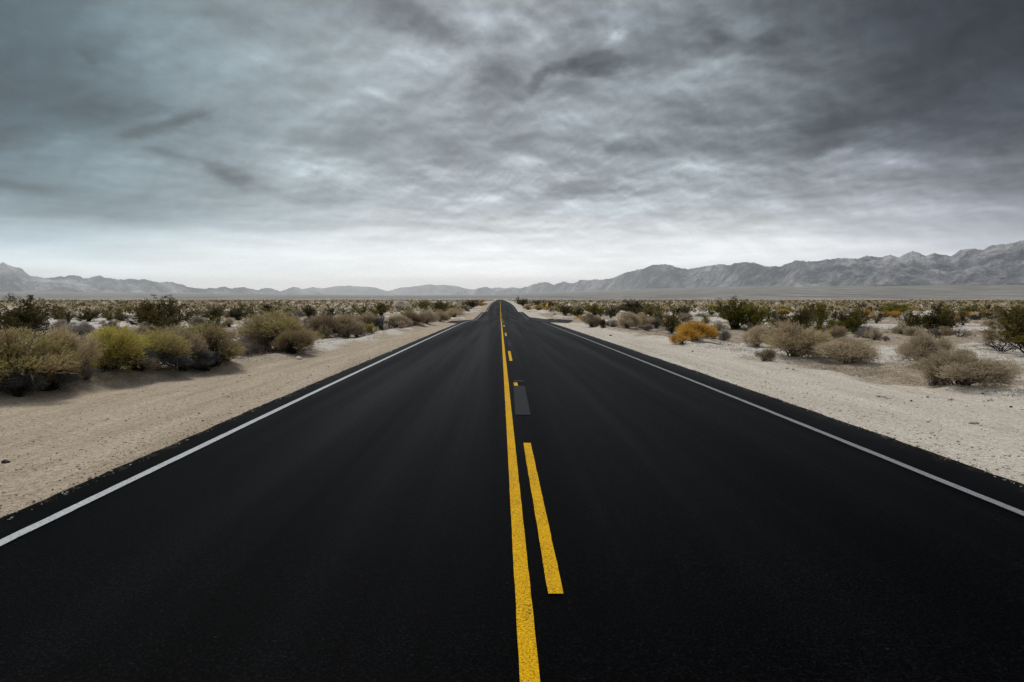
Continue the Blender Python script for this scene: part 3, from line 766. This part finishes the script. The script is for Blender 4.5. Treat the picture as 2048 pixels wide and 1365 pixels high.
 ('saltbush', 1987, 654, 36, 638, 'mid', 'tan', 'straw grey bush behind the round pale one', None, None),
 ('saltbush', 1672, 664, 22, 655, 'mid', 'grey', 'tiny grey bush at the left foot of the spreading creosote', None, None),
 ('saltbush', 1772, 682, 14, 672, 'open', 'grey', 'lone tiny tuft on white sand left of the upright tan brush', None, None),
 ('dead_bush', 2010, 706, 90, 676, 'dead', 'dark', 'leafless lower twigs of brush at the right edge', None, None),
]
for (nm, px, base, w, top, kind, mat, label, short, grp) in NAMED:
    place(nm, px, base, w, top, kind, mat, label, short, 'dead bush' if nm == 'dead_bush' else 'shrub', grp)

# ------------------------------------------------------------------ unnamed scrub of the two fields
def near_named(px, py):
    best = min(PLACED, key=lambda q: abs(q[0] - px) + 3.0 * abs(q[1] - py))
    dx = px - best[0]; dy = py - best[1]
    side = 'left of' if dx < -6 else 'right of' if dx > 6 else ''
    dep = 'behind' if dy < -4 else 'before' if dy > 6 else ''
    if dep and side: return dep + ' and ' + side + ' the ' + best[3]
    return (dep or ('just ' + side if side else 'touching')) + ' the ' + best[3]
used_labels = {}
ORD = ['', 'second ', 'third ', 'fourth ', 'fifth ', 'sixth ', 'seventh ', 'eighth ', 'ninth ', 'tenth ', 'eleventh ', 'twelfth ']
def scatter(n, ymin, ymax, seed, rad, gap):
    rg = np.random.default_rng(seed); out = []; tries = 0
    while len(out) < n and tries < 60000:
        tries += 1
        y = ymin * (ymax / ymin) ** (rg.uniform() ** .8); a = rg.uniform(-.76, .80); x = a * y
        if left_bound(y) - 2.2 < x < right_bound(y) + 2.2: continue
        if fbm(np.array(x * .05), np.array(y * .05), 3, 61) > .10 and rg.uniform() < .8: continue
        if any((x - q[0]) ** 2 + (y - q[1]) ** 2 < (q[2] + rad * gap) ** 2 for q in WORLD): continue
        out.append((x, y)); WORLD.append((x, y, rad))
    return out
ckind = {'dark': 'dark olive creosote', 'brown': 'brown olive creosote', 'green': 'yellow-green creosote', 'tan': 'tan dry bush', 'grey': 'ash grey dry bush', 'straw': 'straw dry bush', 'gold': 'gold bush', 'slate': 'slate grey bush'}
def fill(name, pts, creo, mats, hmin, hmax, wr):
    global nvar
    for (x, y) in sorted(pts, key=lambda q: q[1]):
        nvar += 1
        h = random.uniform(hmin, hmax); w = h * random.uniform(*wr)
        mt = random.choice(mats); z = float(ground_z(x, y))
        px = VX + x / y * F; py = HY + (CAMZ - z) * F / y; hp = h * F / y
        if px < -60 or px > 2110: continue
        if hp >= 13:
            r, ch = copy_shrub('creosote_mid' if creo else 'mid', nvar)
            r.name = name
            for c in ch:
                if c.name.startswith('foliage'): set_mat(c, FM[mt])
        else:
            r = bpy.data.objects.new(name, random.choice(LOWC if creo else LOWD)); C.objects.link(r); set_mat(r, FM[mt])
        r.location = (x, y, z - .03); r.scale = (w, w, h); r.rotation_euler = (0, 0, random.uniform(0, 6.28))
        side = 'left' if x < 0 else 'right'
        if hp >= 13 and -20 < px < 2068:
            lab = ckind[mt] + ' ' + near_named(px, py - hp / 2)
            k = used_labels.get(lab, 0); used_labels[lab] = k + 1
            lab = ORD[min(k, 11)] + lab
            tag(r, lab, 'shrub', 'scattered scrub in the %s field' % side)
        else:
            band = 'middle distance' if y < 110 else 'far scrub'
            tag(r, 'small %s in the %s %s of the road' % (ckind[mt], band, side), 'shrub', '%s in the %s %s of the road' % (ckind[mt], band, side))
fill('saltbush', scatter(64, 17, 75, 901, .5, 1.2), False, ['tan', 'grey', 'grey', 'straw', 'tan'], .35, .75, (1.2, 1.9))
fill('creosote_bush', scatter(70, 30, 120, 902, .9, 1.1), True, ['dark', 'brown', 'dark', 'green'], .8, 1.5, (1.0, 1.6))
fill('creosote_bush', scatter(130, 80, 420, 903, 1.4, 1.0), True, ['dark', 'brown', 'dark', 'green', 'dark'], 1.0, 1.7, (1.2, 2.0))
fill('saltbush', scatter(130, 60, 300, 904, .7, 1.0), False, ['tan', 'grey', 'straw', 'tan', 'straw'], .5, .9, (1.3, 2.2))
pts = [p for p in scatter(30, 60, 260, 905, .9, 1.0) if p[0] > 0 or random.random() < .25]
fill('rabbitbrush', pts, False, ['gold'], .6, 1.0, (1.3, 2.2))

# far scrub that nobody could count
def far_scrub():
    rg = np.random.default_rng(77)
    N = 17000
    y = 130 * (1500 / 130) ** (rg.uniform(size=N) ** .75); x = rg.uniform(-.85, .9, N) * y
    ok = (x < left_bound(y) - 3) | (x > right_bound(y) + 3); x = x[ok]; y = y[ok]; N = len(x)
    h = rg.uniform(.5, 1.5, N); w = h * rg.uniform(.8, 1.5, N); z = ground_z(x, y)
    k = 20
    d = unit(rg.normal(size=(N, k, 3)) + np.array([0, 0, .5])); d[..., 2] = np.abs(d[..., 2])
    r = rg.uniform(.3, 1, (N, k, 1)) ** .5
    p = d * r * np.stack([w * .6, w * .6, h * .85], -1)[:, None, :] + np.stack([x, y, z], -1)[:, None, :]
    s = (h * .2)[:, None, None] * rg.uniform(.6, 1.4, (N, k, 1))
    t = rg.normal(size=(N, k, 3, 3)) * s[..., None] * .8
    V = (p[:, :, None, :] + t).reshape(-1, 3)
    zb = np.repeat(z, k * 3); V[:, 2] = np.maximum(V[:, 2], zb - .05)
    Fc = np.arange(len(V)).reshape(-1, 3)
    u = rg.uniform(size=N); mi = np.where(u < .27, 0, np.where(u < .55, 1, np.where(u < .975, 2, 3)))
    mi = np.where((x < 0) & (mi == 3), 0, mi)
    me = mesh_from('far_scrub', V, Fc, False, {'tint': ('POINT', 'FLOAT', np.repeat(rg.uniform(size=N), k * 3))})
    for m in ('dark', 'brown', 'straw', 'gold'): me.materials.append(FM[m])
    me.polygons.foreach_set('material_index', np.repeat(mi, k).astype(np.int32))
    o = bpy.data.objects.new('scrub', me); C.objects.link(o)
    tag(o, 'carpet of countless far scrub thinning out towards the pale playa', kind='stuff')
far_scrub()

# low dead tufts and litter between the shrubs
def litter():
    rg = np.random.default_rng(78)
    N = 9500
    y = 9 * (150 / 9) ** rg.uniform(size=N); x = rg.uniform(-.85, .85, N) * y
    n = fbm(x * .5, y * .5, 3, 5) * 1.5
    ok = ((x < left_bound(y) - .3 + n) | (x > right_bound(y) + .3 + n)); x = x[ok]; y = y[ok]; N = len(x)
    h = rg.uniform(.05, .30, N) * rg.uniform(.5, 1.2, N)
    k = 26
    p = np.stack([x, y, ground_z(x, y) - .01], -1)[:, None, :] + rg.normal(size=(N, k, 3)) * np.array([1, 1, 0]) * (h[:, None, None] * .9)
    d = unit(rg.normal(size=(N, k, 3)) * np.array([1, 1, .4]) + np.array([0, 0, .7])); d[..., 2] = np.abs(d[..., 2])
    L = (h[:, None] * rg.uniform(.5, 1.3, (N, k))).ravel(); W = np.full(N * k, .0045) * np.repeat(np.clip(y / 22, .8, 3), k)
    V, Fc = blades(p.reshape(-1, 3), d.reshape(-1, 3), L, W, rg)
    me = mesh_from('litter', V, Fc, False, {'tint': ('POINT', 'FLOAT', np.repeat(rg.uniform(size=N), k * 3))})
    for m in ('tan', 'grey', 'slate', 'straw'): me.materials.append(FM[m])
    me.polygons.foreach_set('material_index', np.repeat(rg.choice(4, N, p=[.35, .35, .15, .15]), k).astype(np.int32))
    o = bpy.data.objects.new('litter', me); C.objects.link(o)
    tag(o, 'dry tufts and plant litter scattered between the shrubs', kind='stuff')
litter()

# ------------------------------------------------------------------ stones, twigs, mounds
def mat_stone(name, c0, c1):
    m, nt, b = new_mat(name); n = nt.noise(geo_pos(nt), 22, 5, .7)
    nt.con(nt.ramp(n, [(.3, c0), (.7, c1)]), b.inputs['Base Color']); b.inputs['Roughness'].default_value = .9
    return m
M_ST = mat_stone('grey brown pebbles', (.17, .145, .115), (.42, .365, .30))
M_STW = mat_stone('white quartz', (.62, .60, .57), (.80, .78, .75))
M_STD = mat_stone('dark stone', (.03, .027, .025), (.085, .07, .06))
ico_v = []
def ico():
    t = (1 + 5 ** .5) / 2
    v = np.array([(-1, t, 0), (1, t, 0), (-1, -t, 0), (1, -t, 0), (0, -1, t), (0, 1, t), (0, -1, -t), (0, 1, -t), (t, 0, -1), (t, 0, 1), (-t, 0, -1), (-t, 0, 1)], float)
    f = np.array([(0, 11, 5), (0, 5, 1), (0, 1, 7), (0, 7, 10), (0, 10, 11), (1, 5, 9), (5, 11, 4), (11, 10, 2), (10, 7, 6), (7, 1, 8), (3, 9, 4), (3, 4, 2), (3, 2, 6), (3, 6, 8), (3, 8, 9), (4, 9, 5), (2, 4, 11), (6, 2, 10), (8, 6, 7), (9, 8, 1)])
    return unit(v), f
def ico2(sub):
    v, f = ico()
    for _ in range(sub):
        vv = list(map(tuple, v)); cache = {}; nf = []
        def mid(a, b):
            k = (min(a, b), max(a, b))
            if k not in cache:
                q = (v[a] + v[b]); vv.append(tuple(q / np.linalg.norm(q))); cache[k] = len(vv) - 1
            return cache[k]
        for a, b, c in f:
            x_, y_, z_ = mid(a, b), mid(b, c), mid(c, a); nf += [(a, x_, z_), (b, y_, x_), (c, z_, y_), (x_, y_, z_)]
        v = np.array(vv); f = np.array(nf)
    return v, f
def gravel():
    rg = np.random.default_rng(5)
    iv, jf = ico(); N = 16000
    y = 3.2 * (34 / 3.2) ** (rg.uniform(size=N) ** .8); left = rg.uniform(size=N) < .5
    xl = EL + .10 - rg.exponential(1.2, N); xr = ER - .10 + rg.exponential(1.4, N)
    edge = rg.uniform(size=N) < .35
    xr = np.where(edge, right_bound(y) + rg.normal(.3, .35, N), xr); xl = np.where(edge, left_bound(y) - rg.normal(.2, .35, N), xl)
    x = np.where(left, xl, xr)
    s = rg.gamma(1.6, .0026, N) + .002
    z = np.where((x > EL - .05) & (x < ER + .05), road_z(y), ground_z(x, y))
    V = iv[None] * (rg.uniform(.6, 1.25, (N, 12, 1))) * s[:, None, None] * np.stack([rg.uniform(.8, 1.4, N), rg.uniform(.8, 1.4, N), rg.uniform(.5, .8, N)], -1)[:, None]
    V = V + np.stack([x, y, z + s * .2], -1)[:, None]
    Fc = (jf[None] + (np.arange(N) * 12)[:, None, None]).reshape(-1, 3)
    me = mesh_from('gravel', V.reshape(-1, 3), Fc)
    for m in (M_ST, M_STD, M_STW): me.materials.append(m)
    me.polygons.foreach_set('material_index', np.repeat(rg.choice(3, N, p=[.88, .05, .07]), 20).astype(np.int32))
    o = bpy.data.objects.new('gravel', me); C.objects.link(o); tag(o, 'fine gravel strewn over both sand shoulders', kind='stuff')
gravel()
def stone(px, py, wpx, hpx, mat, label, seed):
    x, y, z = hit(px, py); W = wpx * y / F; H = hpx * y / F
    v, f = ico2(3); n = vnoise(v[:, 0] * 2 + seed, v[:, 1] * 2 + v[:, 2] * 1.7 + seed, seed)
    v = v * (.8 + .4 * n)[:, None]; v[:, 2] = np.maximum(v[:, 2], -.35)
    v = v * np.array([W / 2, W / 2 * .8, H * .62]); v[:, 2] += H * .18
    o = obj('stone', mesh_from('stone', v, f, True), mat); o.location = (x, y, z - .004); tag(o, label, 'stone')
stone(598, 719, 13, 7, M_STW, 'small bright white stone on the left sand below the big olive brush', 3)
stone(11, 928, 15, 9, M_STD, 'dark stone on the left shoulder near the asphalt edge', 5)
stone(1446, 659, 5, 8, M_STW, 'white stone beside the large bright green creosote', 7)
stone(1221, 672, 6, 3, M_STD, 'dark pebble on the right shoulder below the far right row', 9)
stone(1385, 704, 4, 3, M_STD, 'small dark pebble below the golden orange bush', 12)
stone(1574, 738, 4, 3, M_STD, 'small dark pebble below the big straw brush', 13)
stone(1822, 804, 5, 4, M_STD, 'brown pebble below and right of the fallen twig', 15)
stone(1855, 796, 5, 4, M_STD, 'dark pebble on pale sand right of the twig', 17)
stone(1965, 789, 6, 4, M_STD, 'dark pebble in front of the widest tan brush', 19)
stone(2022, 816, 6, 5, M_STD, 'grey pebble on the right shoulder near the photo edge', 21)
stone(1523, 707, 5, 4, M_STW, 'pale pebble left of the big straw brush', 23)
def twig(px, py, px2, py2, label, seed):
    rg = np.random.default_rng(seed)
    a = np.array(hit(px, py)); b = np.array(hit(px2, py2)); a[2] += .012; b[2] += .02
    t = np.linspace(0, 1, 7)[:, None]; P = a * (1 - t) + b * t; L = np.linalg.norm(b - a)
    P[1:-1] += rg.normal(size=(5, 3)) * L * .03
    P[:, 2] = np.maximum(P[:, 2], ground_z(P[:, 0], P[:, 1]) + .006)
    m_ = P[3]; e = m_ + (b - a) * .35 + np.array([0, L * .12, .03])
    V, Fc = tubes([P - m_, np.array([m_, (m_ + e) / 2, e]) - m_], [.008, .005], [.004, .002])
    o = obj('twig', mesh_from('twig', V, Fc, True), M_WOODD); o.location = m_; tag(o, label, 'twig')
twig(1753, 794, 1783, 801, 'forked dark twig lying on the pale right shoulder', 2)
twig(1896, 803, 1908, 801, 'short brown twig right of the forked one', 4)
twig(1974, 804, 1988, 803, 'thin twig on sand below the widest tan brush', 6)
twig(1584, 740, 1590, 742, 'tiny upright twig below the big straw brush', 8)

def mat_mound():
    m, nt, b = new_mat('bare sand mound'); pos = geo_pos(nt)
    nt.con(nt.ramp(nt.noise(pos, 1.1, 6, .65), [(.3, (.34, .27, .21)), (.6, (.56, .49, .41))]), b.inputs['Base Color']); b.inputs['Roughness'].default_value = .95
    return m
M_MOUND = mat_mound()
def mound(px, base, w, top, label, seed):
    x, y, z = hit(px, base); W = w * y / F; H = (base - top) * y / F
    n = 40; u = np.linspace(-1, 1, n); U, Vv = np.meshgrid(u, u); r = np.sqrt(U ** 2 + Vv ** 2)
    zz = H * np.clip(1.25 * (1 - r ** 2.6), 0, 1) * (1 + .5 * fbm(U * 2, Vv * 2, 4, seed)) - .15
    o = obj('sand_mound', mesh_from('sand_mound', np.stack([U * W * .55, Vv * W * .55, zz], -1).reshape(-1, 3), grid_faces(n, n), True), M_MOUND)
    o.location = (x, y + W * .5, z); tag(o, label, 'sand mound')
mound(800, 618, 42, 603, 'larger bare pale sand mound in the left scrub', 3)
mound(914, 615, 26, 604, 'smaller pale sand mound nearer the far road', 6)

# lone desert trees
def tree(px, top, w, y, label, seed):
    x = (px - VX) / F * y; z = float(ground_z(x, y)); zt = CAMZ - (top - HY) / F * y
    f, b = (lambda d: (mesh_from('tree_crown', d[0], d[1], False, {'tint': ('POINT', 'FLOAT', d[2])}), mesh_from('tree_trunk', d[3], d[4], True)))(make_creosote(seed, 14, 5, 8))
    r = bpy.data.objects.new('desert_tree', None); C.objects.link(r)
    obj('crown', f, FM['dark'], r); obj('trunk', b, M_WOODD, r)
    r.location = (x, y, z - .1); r.scale = (w * y / F, w * y / F, zt - z); tag(r, label, 'tree')
tree(24, 586, 26, 420, 'lone dark desert tree rising above the scrub at the far left', 31)
tree(1036, 591, 8, 330, 'thin desert tree rising above the dark bushes by the far road', 33)

# ------------------------------------------------------------------ haze
def haze():
    lo = (-38000, -200, GLOW - 1); hi = (38000, 38000, HIGH + 25)
    V = [(x, y, z) for x in (lo[0], hi[0]) for y in (lo[1], hi[1]) for z in (lo[2], hi[2])]
    Fc = [(0, 1, 3, 2), (4, 6, 7, 5), (0, 4, 5, 1), (2, 3, 7, 6), (0, 2, 6, 4), (1, 5, 7, 3)]
    m = bpy.data.materials.new('dusty air'); m.use_nodes = True; nt = NT(m.node_tree); nt.n.clear()
    out = nt.add('ShaderNodeOutputMaterial'); pv = nt.add('ShaderNodeVolumePrincipled')
    pv.inputs['Color'].default_value = (.89, .955, 1.0, 1); pv.inputs['Absorption Color'].default_value = (1, 1, 1, 1); pv.inputs['Density'].default_value = HAZE
    pv.inputs['Anisotropy'].default_value = .6
    try: m.cycles.volume_sampling = 'DISTANCE'
    except Exception: pass
    nt.con(pv.outputs[0], out.inputs['Volume'])
    o = obj('haze', mesh_from('haze', V, Fc), m); tag(o, kind='stuff')
HAZE = 4.2e-5
haze()

# ------------------------------------------------------------------ sky
SUN_EL, SUN_AZ = 52.0, -26.0          # degrees; azimuth clockwise from the road's heading
def sky():
    w = bpy.data.worlds.new('World'); sc.world = w; w.use_nodes = True
    nt = NT(w.node_tree); nt.n.clear()
    out = nt.add('ShaderNodeOutputWorld'); bg = nt.add('ShaderNodeBackground'); bg.inputs[1].default_value = .1
    st = nt.add('ShaderNodeTexSky'); st.sky_type = 'NISHITA'; st.sun_disc = False
    st.sun_elevation = math.radians(SUN_EL); st.sun_rotation = math.radians(SUN_AZ); st.dust_density = 2.0
    d = nt.add('ShaderNodeTexCoord').outputs['Generated']
    sp = nt.add('ShaderNodeSeparateXYZ'); nt.con(d, sp.inputs[0]); x, y, z = sp.outputs
    az = nt.math('ARCTAN2', x, y); el = nt.math('ARCSINE', z)
    zc = nt.math('MAXIMUM', z, 0.0)
    den = nt.math('ADD', zc, .36)
    cp = nt.add('ShaderNodeCombineXYZ'); nt.con(nt.math('DIVIDE', x, den), cp.inputs[0]); nt.con(nt.math('DIVIDE', y, den), cp.inputs[1])
    P = cp.outputs[0]
    ae = nt.add('ShaderNodeCombineXYZ'); nt.con(az, ae.inputs[0]); nt.con(el, ae.inputs[1]); A = ae.outputs[0]
    wv = nt.vmath('SUBTRACT', nt.noise(P, 4.0, 5, .50, 0, True), (.5, .5, .5))
    wamp = nt.maprange(el, .05, .30, .06, 1)
    wvs = nt.vmath('SCALE', nt.vmath('MULTIPLY', wv, (.15, .10, 0)), scale=wamp)
    Aw = nt.vmath('ADD', A, wvs)
    # mean tone of the cloud deck by bearing and elevation (display colours of the overcast, made linear)
    cols = [0, 150, 300, 450, 600, 750, 900, 1050, 1200, 1350, 1500, 1650, 1800, 1920, 2048]
    rows = [
        (0,   [108, 122, 136, 144, 148, 154, 164, 160, 148, 128, 104, 80, 58, 52, 50]),
        (70,  [100, 116, 136, 146, 152, 158, 165, 158, 148, 134, 112, 86, 58, 50, 48]),
        (140, [94, 108, 128, 146, 152, 156, 158, 150, 140, 148, 146, 98, 62, 52, 50]),
        (210, [86, 102, 124, 144, 148, 152, 156, 158, 156, 146, 120, 84, 60, 58, 58]),
        (270, [80, 100, 120, 136, 144, 150, 154, 156, 148, 138, 118, 76, 64, 64, 64]),
        (320, [102, 116, 138, 150, 162, 162, 166, 168, 156, 152, 138, 122, 96, 82, 78]),
        (365, [112, 132, 148, 160, 184, 174, 178, 177, 165, 170, 168, 158, 140, 122, 110]),
        (410, [128, 134, 152, 174, 182, 188, 194, 192, 188, 190, 184, 174, 160, 142, 126]),
        (450, [155, 152, 165, 188, 196, 204, 210, 212, 212, 213, 207, 195, 178, 162, 148]),
        (500, [192, 196, 204, 213, 218, 223, 228, 229, 229, 227, 222, 214, 203, 192, 182]),
        (545, [216, 220, 223, 226, 229, 232, 234, 234, 233, 231, 228, 222, 216, 209, 204]),
        (588, [230, 230, 231, 232, 234, 235, 235, 235, 234, 232, 230, 227, 224, 220, 217]),
    ]
    red = [-19, -19, -18, -15, -12, -10, -8, -8, -9, -9, -9, -7, -6, -6, -6]
    blue = [9, 9, 8, 7, 6, 6, 6, 6, 6, 6, 6, 7, 9, 10, 10]
    def lin(k, v):
        q = .6 if v > 200 else 1
        o_ = []
        for c in (v + red[k] * q, v, v + blue[k] * q):
            c = c / 255
            o_.append(c / 12.92 if c <= .04045 else ((c + .055) / 1.055) ** 2.4)
        return o_
    asep = nt.add('ShaderNodeSeparateXYZ'); nt.con(Aw, asep.inputs[0])
    azn = nt.math('MULTIPLY_ADD', asep.outputs[0], 1 / 1.6, .5, True)
    els = []; outs = []
    for (py, hs) in rows[::-1]:
        cr = nt.add('ShaderNodeValToRGB'); cr.color_ramp.interpolation = 'B_SPLINE'; e = cr.color_ramp.elements
        while len(e) < len(hs): e.new(.5)
        for k, (q, px, h) in enumerate(zip(e, cols, hs)):
            q.position = min(1, max(0, math.atan((px - VX) / F) / 1.6 + .5)); q.color = (*lin(k, h), 1)
        nt.con(azn, cr.inputs[0]); outs.append(cr.outputs[0]); els.append(math.atan((HY - py) / F * .94))
    field = outs[0]
    for k in range(1, len(outs)):
        field = nt.mix(nt.maprange(asep.outputs[1], els[k - 1], els[k], 0, 1), field, outs[k])
    field = nt.mix(nt.maprange(el, .44, .75, 0, 1, True), field, (.30, .33, .36))
    hs = nt.add('ShaderNodeHueSaturation'); hs.inputs['Saturation'].default_value = 1.03; nt.con(field, hs.inputs['Color']); field = hs.outputs[0]
    behind = nt.maprange(y, .25, -.35, 0, 1, True)
    field = nt.mix(behind, field, (.26, .29, .32))
    # darker rags and brighter gaps of the deck
    blobs = [
        (0, 262, 170, 34, 0, -.35), (215, 218, 220, 26, 0, -.40), (340, 266, 120, 18, 12, -.55), (400, 246, 60, 16, 20, -.25), (210, 428, 260, 26, 0, -.22), (40, 366, 120, 16, 0, -.40), (190, 148, 26, 12, -20, -.35),
        (575, 355, 80, 28, 0, .34), (640, 336, 70, 22, 0, .26), (440, 345, 130, 18, -14, -.55), (470, 366, 40, 16, -20, -.45), (520, 345, 55, 30, 0, -.20), (640, 400, 90, 30, 0, -.25), (560, 300, 160, 10, 0, .22),
        (960, 145, 90, 55, -50, -.45), (820, 35, 110, 40, -10, -.38), (860, 75, 60, 30, -30, -.3), (1000, 60, 40, 40, 0, -.2), (760, 195, 70, 14, 0, .30),
        (1205, 155, 120, 20, -6, -.75), (1150, 148, 70, 24, 0, -.40), (1220, 170, 50, 12, 0, -.45), (1075, 175, 36, 26, 40, -.60), (1170, 45, 70, 26, 0, -.35), (1245, 98, 26, 26, 0, .50), (1500, 108, 90, 16, 0, .40), (1480, 60, 60, 30, -40, .25), (1400, 50, 60, 40, -40, -.4), (1555, 58, 50, 28, 0, -.40), (1420, 75, 40, 20, 0, -.3), (1320, 145, 90, 20, 0, -.22),
        (1660, 300, 90, 14, 10, -.40), (1690, 311, 50, 12, 0, .45), (1650, 270, 170, 40, 22, -.30), (1900, 180, 260, 36, 26, -.22), (1980, 300, 160, 22, 0, -.22), (1830, 240, 120, 18, 10, .18), (1640, 295, 50, 14, 0, -.25), (1800, 290, 110, 18, 0, -.18), (1960, 75, 190, 26, 24, -.30), (1740, 190, 240, 24, 28, -.20), (1560, 240, 60, 12, 0, .35),
        (1170, 372, 110, 26, 14, -.42), (1240, 300, 170, 14, -6, -.34), (1300, 285, 130, 16, 0, -.22), (1470, 290, 120, 14, 0, -.22), (1050, 332, 70, 22, 0, .16), (1410, 330, 90, 14, 0, .22), (880, 350, 40, 22, 0, .15), (850, 375, 50, 26, 0, -.15), (1150, 395, 60, 12, 0, .2), (1390, 440, 160, 14, 0, .10),
    ]
    en = nt.math('MULTIPLY', nt.math('SUBTRACT', nt.noise(nt.mapping(P, (21, 5, 0)), 9.0, 7, .62, .2), .5), 1.5)
    acc = None
    for (bx, by, rx, ry_, rot, wt) in blobs:
        t = (bx - VX) / F; a = math.atan(t); ca = math.cos(a); ee = math.atan((HY - by) / F * ca)
        m = nt.mapping(Aw, (a, ee, 0), (0, 0, math.radians(rot)), (rx / F * ca * ca * 1.7, ry_ / F * ca * 1.7, 1), 'TEXTURE')
        gr = nt.add('ShaderNodeTexGradient', gradient_type='QUADRATIC_SPHERE'); nt.con(m, gr.inputs[0])
        big = rx > 150
        g2 = nt.maprange(nt.math('MULTIPLY_ADD', nt.math('MINIMUM', nt.math('MULTIPLY', gr.outputs['Fac'], 3), 1), en, gr.outputs['Fac']), .0, .95 if big else .75, 0, 1, True)
        acc = nt.math('MULTIPLY', g2, wt * 1.15) if acc is None else nt.math('MULTIPLY_ADD', g2, wt * 1.15, acc)
    amp = nt.maprange(el, .03, .18, .10, 1.0, True)
    right = nt.maprange(az, -.35, .05, .50, 1.0, True)
    # billows lit from above: difference of the deck's thickness between a point and one slightly higher
    def billow(scale, dlt, detail, rough, loc):
        lo_ = nt.noise(nt.mapping(P, loc), scale, detail, rough, .15)
        hi_ = nt.noise(nt.mapping(P, (loc[0], loc[1] - dlt, 0)), scale, detail, rough, .15)
        return lo_, nt.math('SUBTRACT', lo_, hi_)
    na, ea = billow(2.5, .06, 7, .50, (3, 1, 0))
    nb_, eb = billow(6.5, .024, 7, .56, (9, 4, 0))
    rag = nt.math('POWER', nt.math('MULTIPLY', nt.math('SUBTRACT', na, .50), 11, clamp=True), .7)
    rag2 = nt.math('POWER', nt.math('MULTIPLY', nt.math('SUBTRACT', nb_, .52), 11, clamp=True), .7)
    n0 = nt.noise(nt.mapping(P, (13, 2, 0)), 1.9, 6, .52, .2)
    tex = nt.math('ADD', nt.math('MULTIPLY', nt.math('SUBTRACT', n0, .5), .6), nt.math('MULTIPLY', nt.math('SUBTRACT', nt.noise(nt.mapping(P, (4, 17, 0)), 5.5, 9, .66, .1), .5), .75))
    tex = nt.math('ADD', tex, nt.math('MULTIPLY', nt.math('ADD', nt.math('MULTIPLY', ea, 3.0), nt.math('MULTIPLY', eb, 2.8)), right))
    tex = nt.math('ADD', tex, nt.math('MULTIPLY', nt.math('ADD', nt.math('MULTIPLY_ADD', rag, -.24, .10), nt.math('MULTIPLY_ADD', rag2, -.12, .04)), right))
    acc = nt.math('ADD', acc, nt.math('MULTIPLY', tex, amp))
    st1 = nt.noise(nt.mapping(A, scale=(4, 45, 1)), 1, 4, .5, .3)
    acc = nt.math('ADD', acc, nt.math('MULTIPLY', nt.math('SUBTRACT', nt.maprange(st1, .32, .68, 0, 1, True), .5), nt.math('MULTIPLY', nt.maprange(el, .01, .10, .12, .28), nt.maprange(el, .11, .20, 1, .12))))
    B = nt.math('EXPONENT', acc)
    hz = nt.maprange(el, .0, .115, HZBOOST, 1.0)
    vs = nt.add('ShaderNodeVectorMath', operation='SCALE'); nt.con(field, vs.inputs[0]); nt.con(nt.math('MULTIPLY', nt.math('MULTIPLY', B, hz), SKYGAIN * 10), vs.inputs['Scale'])
    # thin places of the deck let a little clear sky through
    thin = nt.maprange(nt.noise(nt.mapping(P, (5, 9, 0)), .7, 5, .55), .55, .75, .02, .08)
    col = nt.mix(thin, vs.outputs[0], nt.mix(1.0, st.outputs[0], (.30, .30, .30), 'MULTIPLY'))
    nt.con(col, bg.inputs[0]); nt.con(bg.outputs[0], out.inputs[0])
HZBOOST = 1.9
EXPO = .7
SKYGAIN = 1 / 2 ** EXPO
sky()

sd = bpy.data.lights.new('sun', 'SUN'); sd.energy = 1.5; sd.angle = math.radians(14); sd.color = (1, .97, .925)
so = bpy.data.objects.new('sun', sd); C.objects.link(so)
a, e_ = math.radians(SUN_AZ), math.radians(SUN_EL)
to_sun = Vector((math.sin(a) * math.cos(e_), math.cos(a) * math.cos(e_), math.sin(e_)))
so.rotation_euler = to_sun.to_track_quat('Z', 'Y').to_euler()

cd = bpy.data.cameras.new('camera'); cam = bpy.data.objects.new('camera', cd); C.objects.link(cam); sc.camera = cam
cd.sensor_width = 36; cd.lens = 24; cd.clip_start = .05; cd.clip_end = 200000
cam.location = (0, 0, CAMZ); cam.rotation_euler = (math.radians(90), 0, 0)
cd.shift_x = (1024 - VX) / 2048; cd.shift_y = -(682.5 - HY) / 2048

sc.view_settings.view_transform = 'Standard'; sc.view_settings.look = 'None'; sc.view_settings.exposure = EXPO; sc.view_settings.gamma = 1
cy = sc.cycles
cy.max_bounces = 6; cy.diffuse_bounces = 3; cy.glossy_bounces = 2; cy.transmission_bounces = 3; cy.volume_bounces = 4; cy.transparent_max_bounces = 6
cy.use_denoising = True; cy.denoising_prefilter = 'NONE'; cy.denoising_input_passes = 'RGB_ALBEDO_NORMAL'; cy.use_adaptive_sampling = False
cy.sample_clamp_indirect = 6
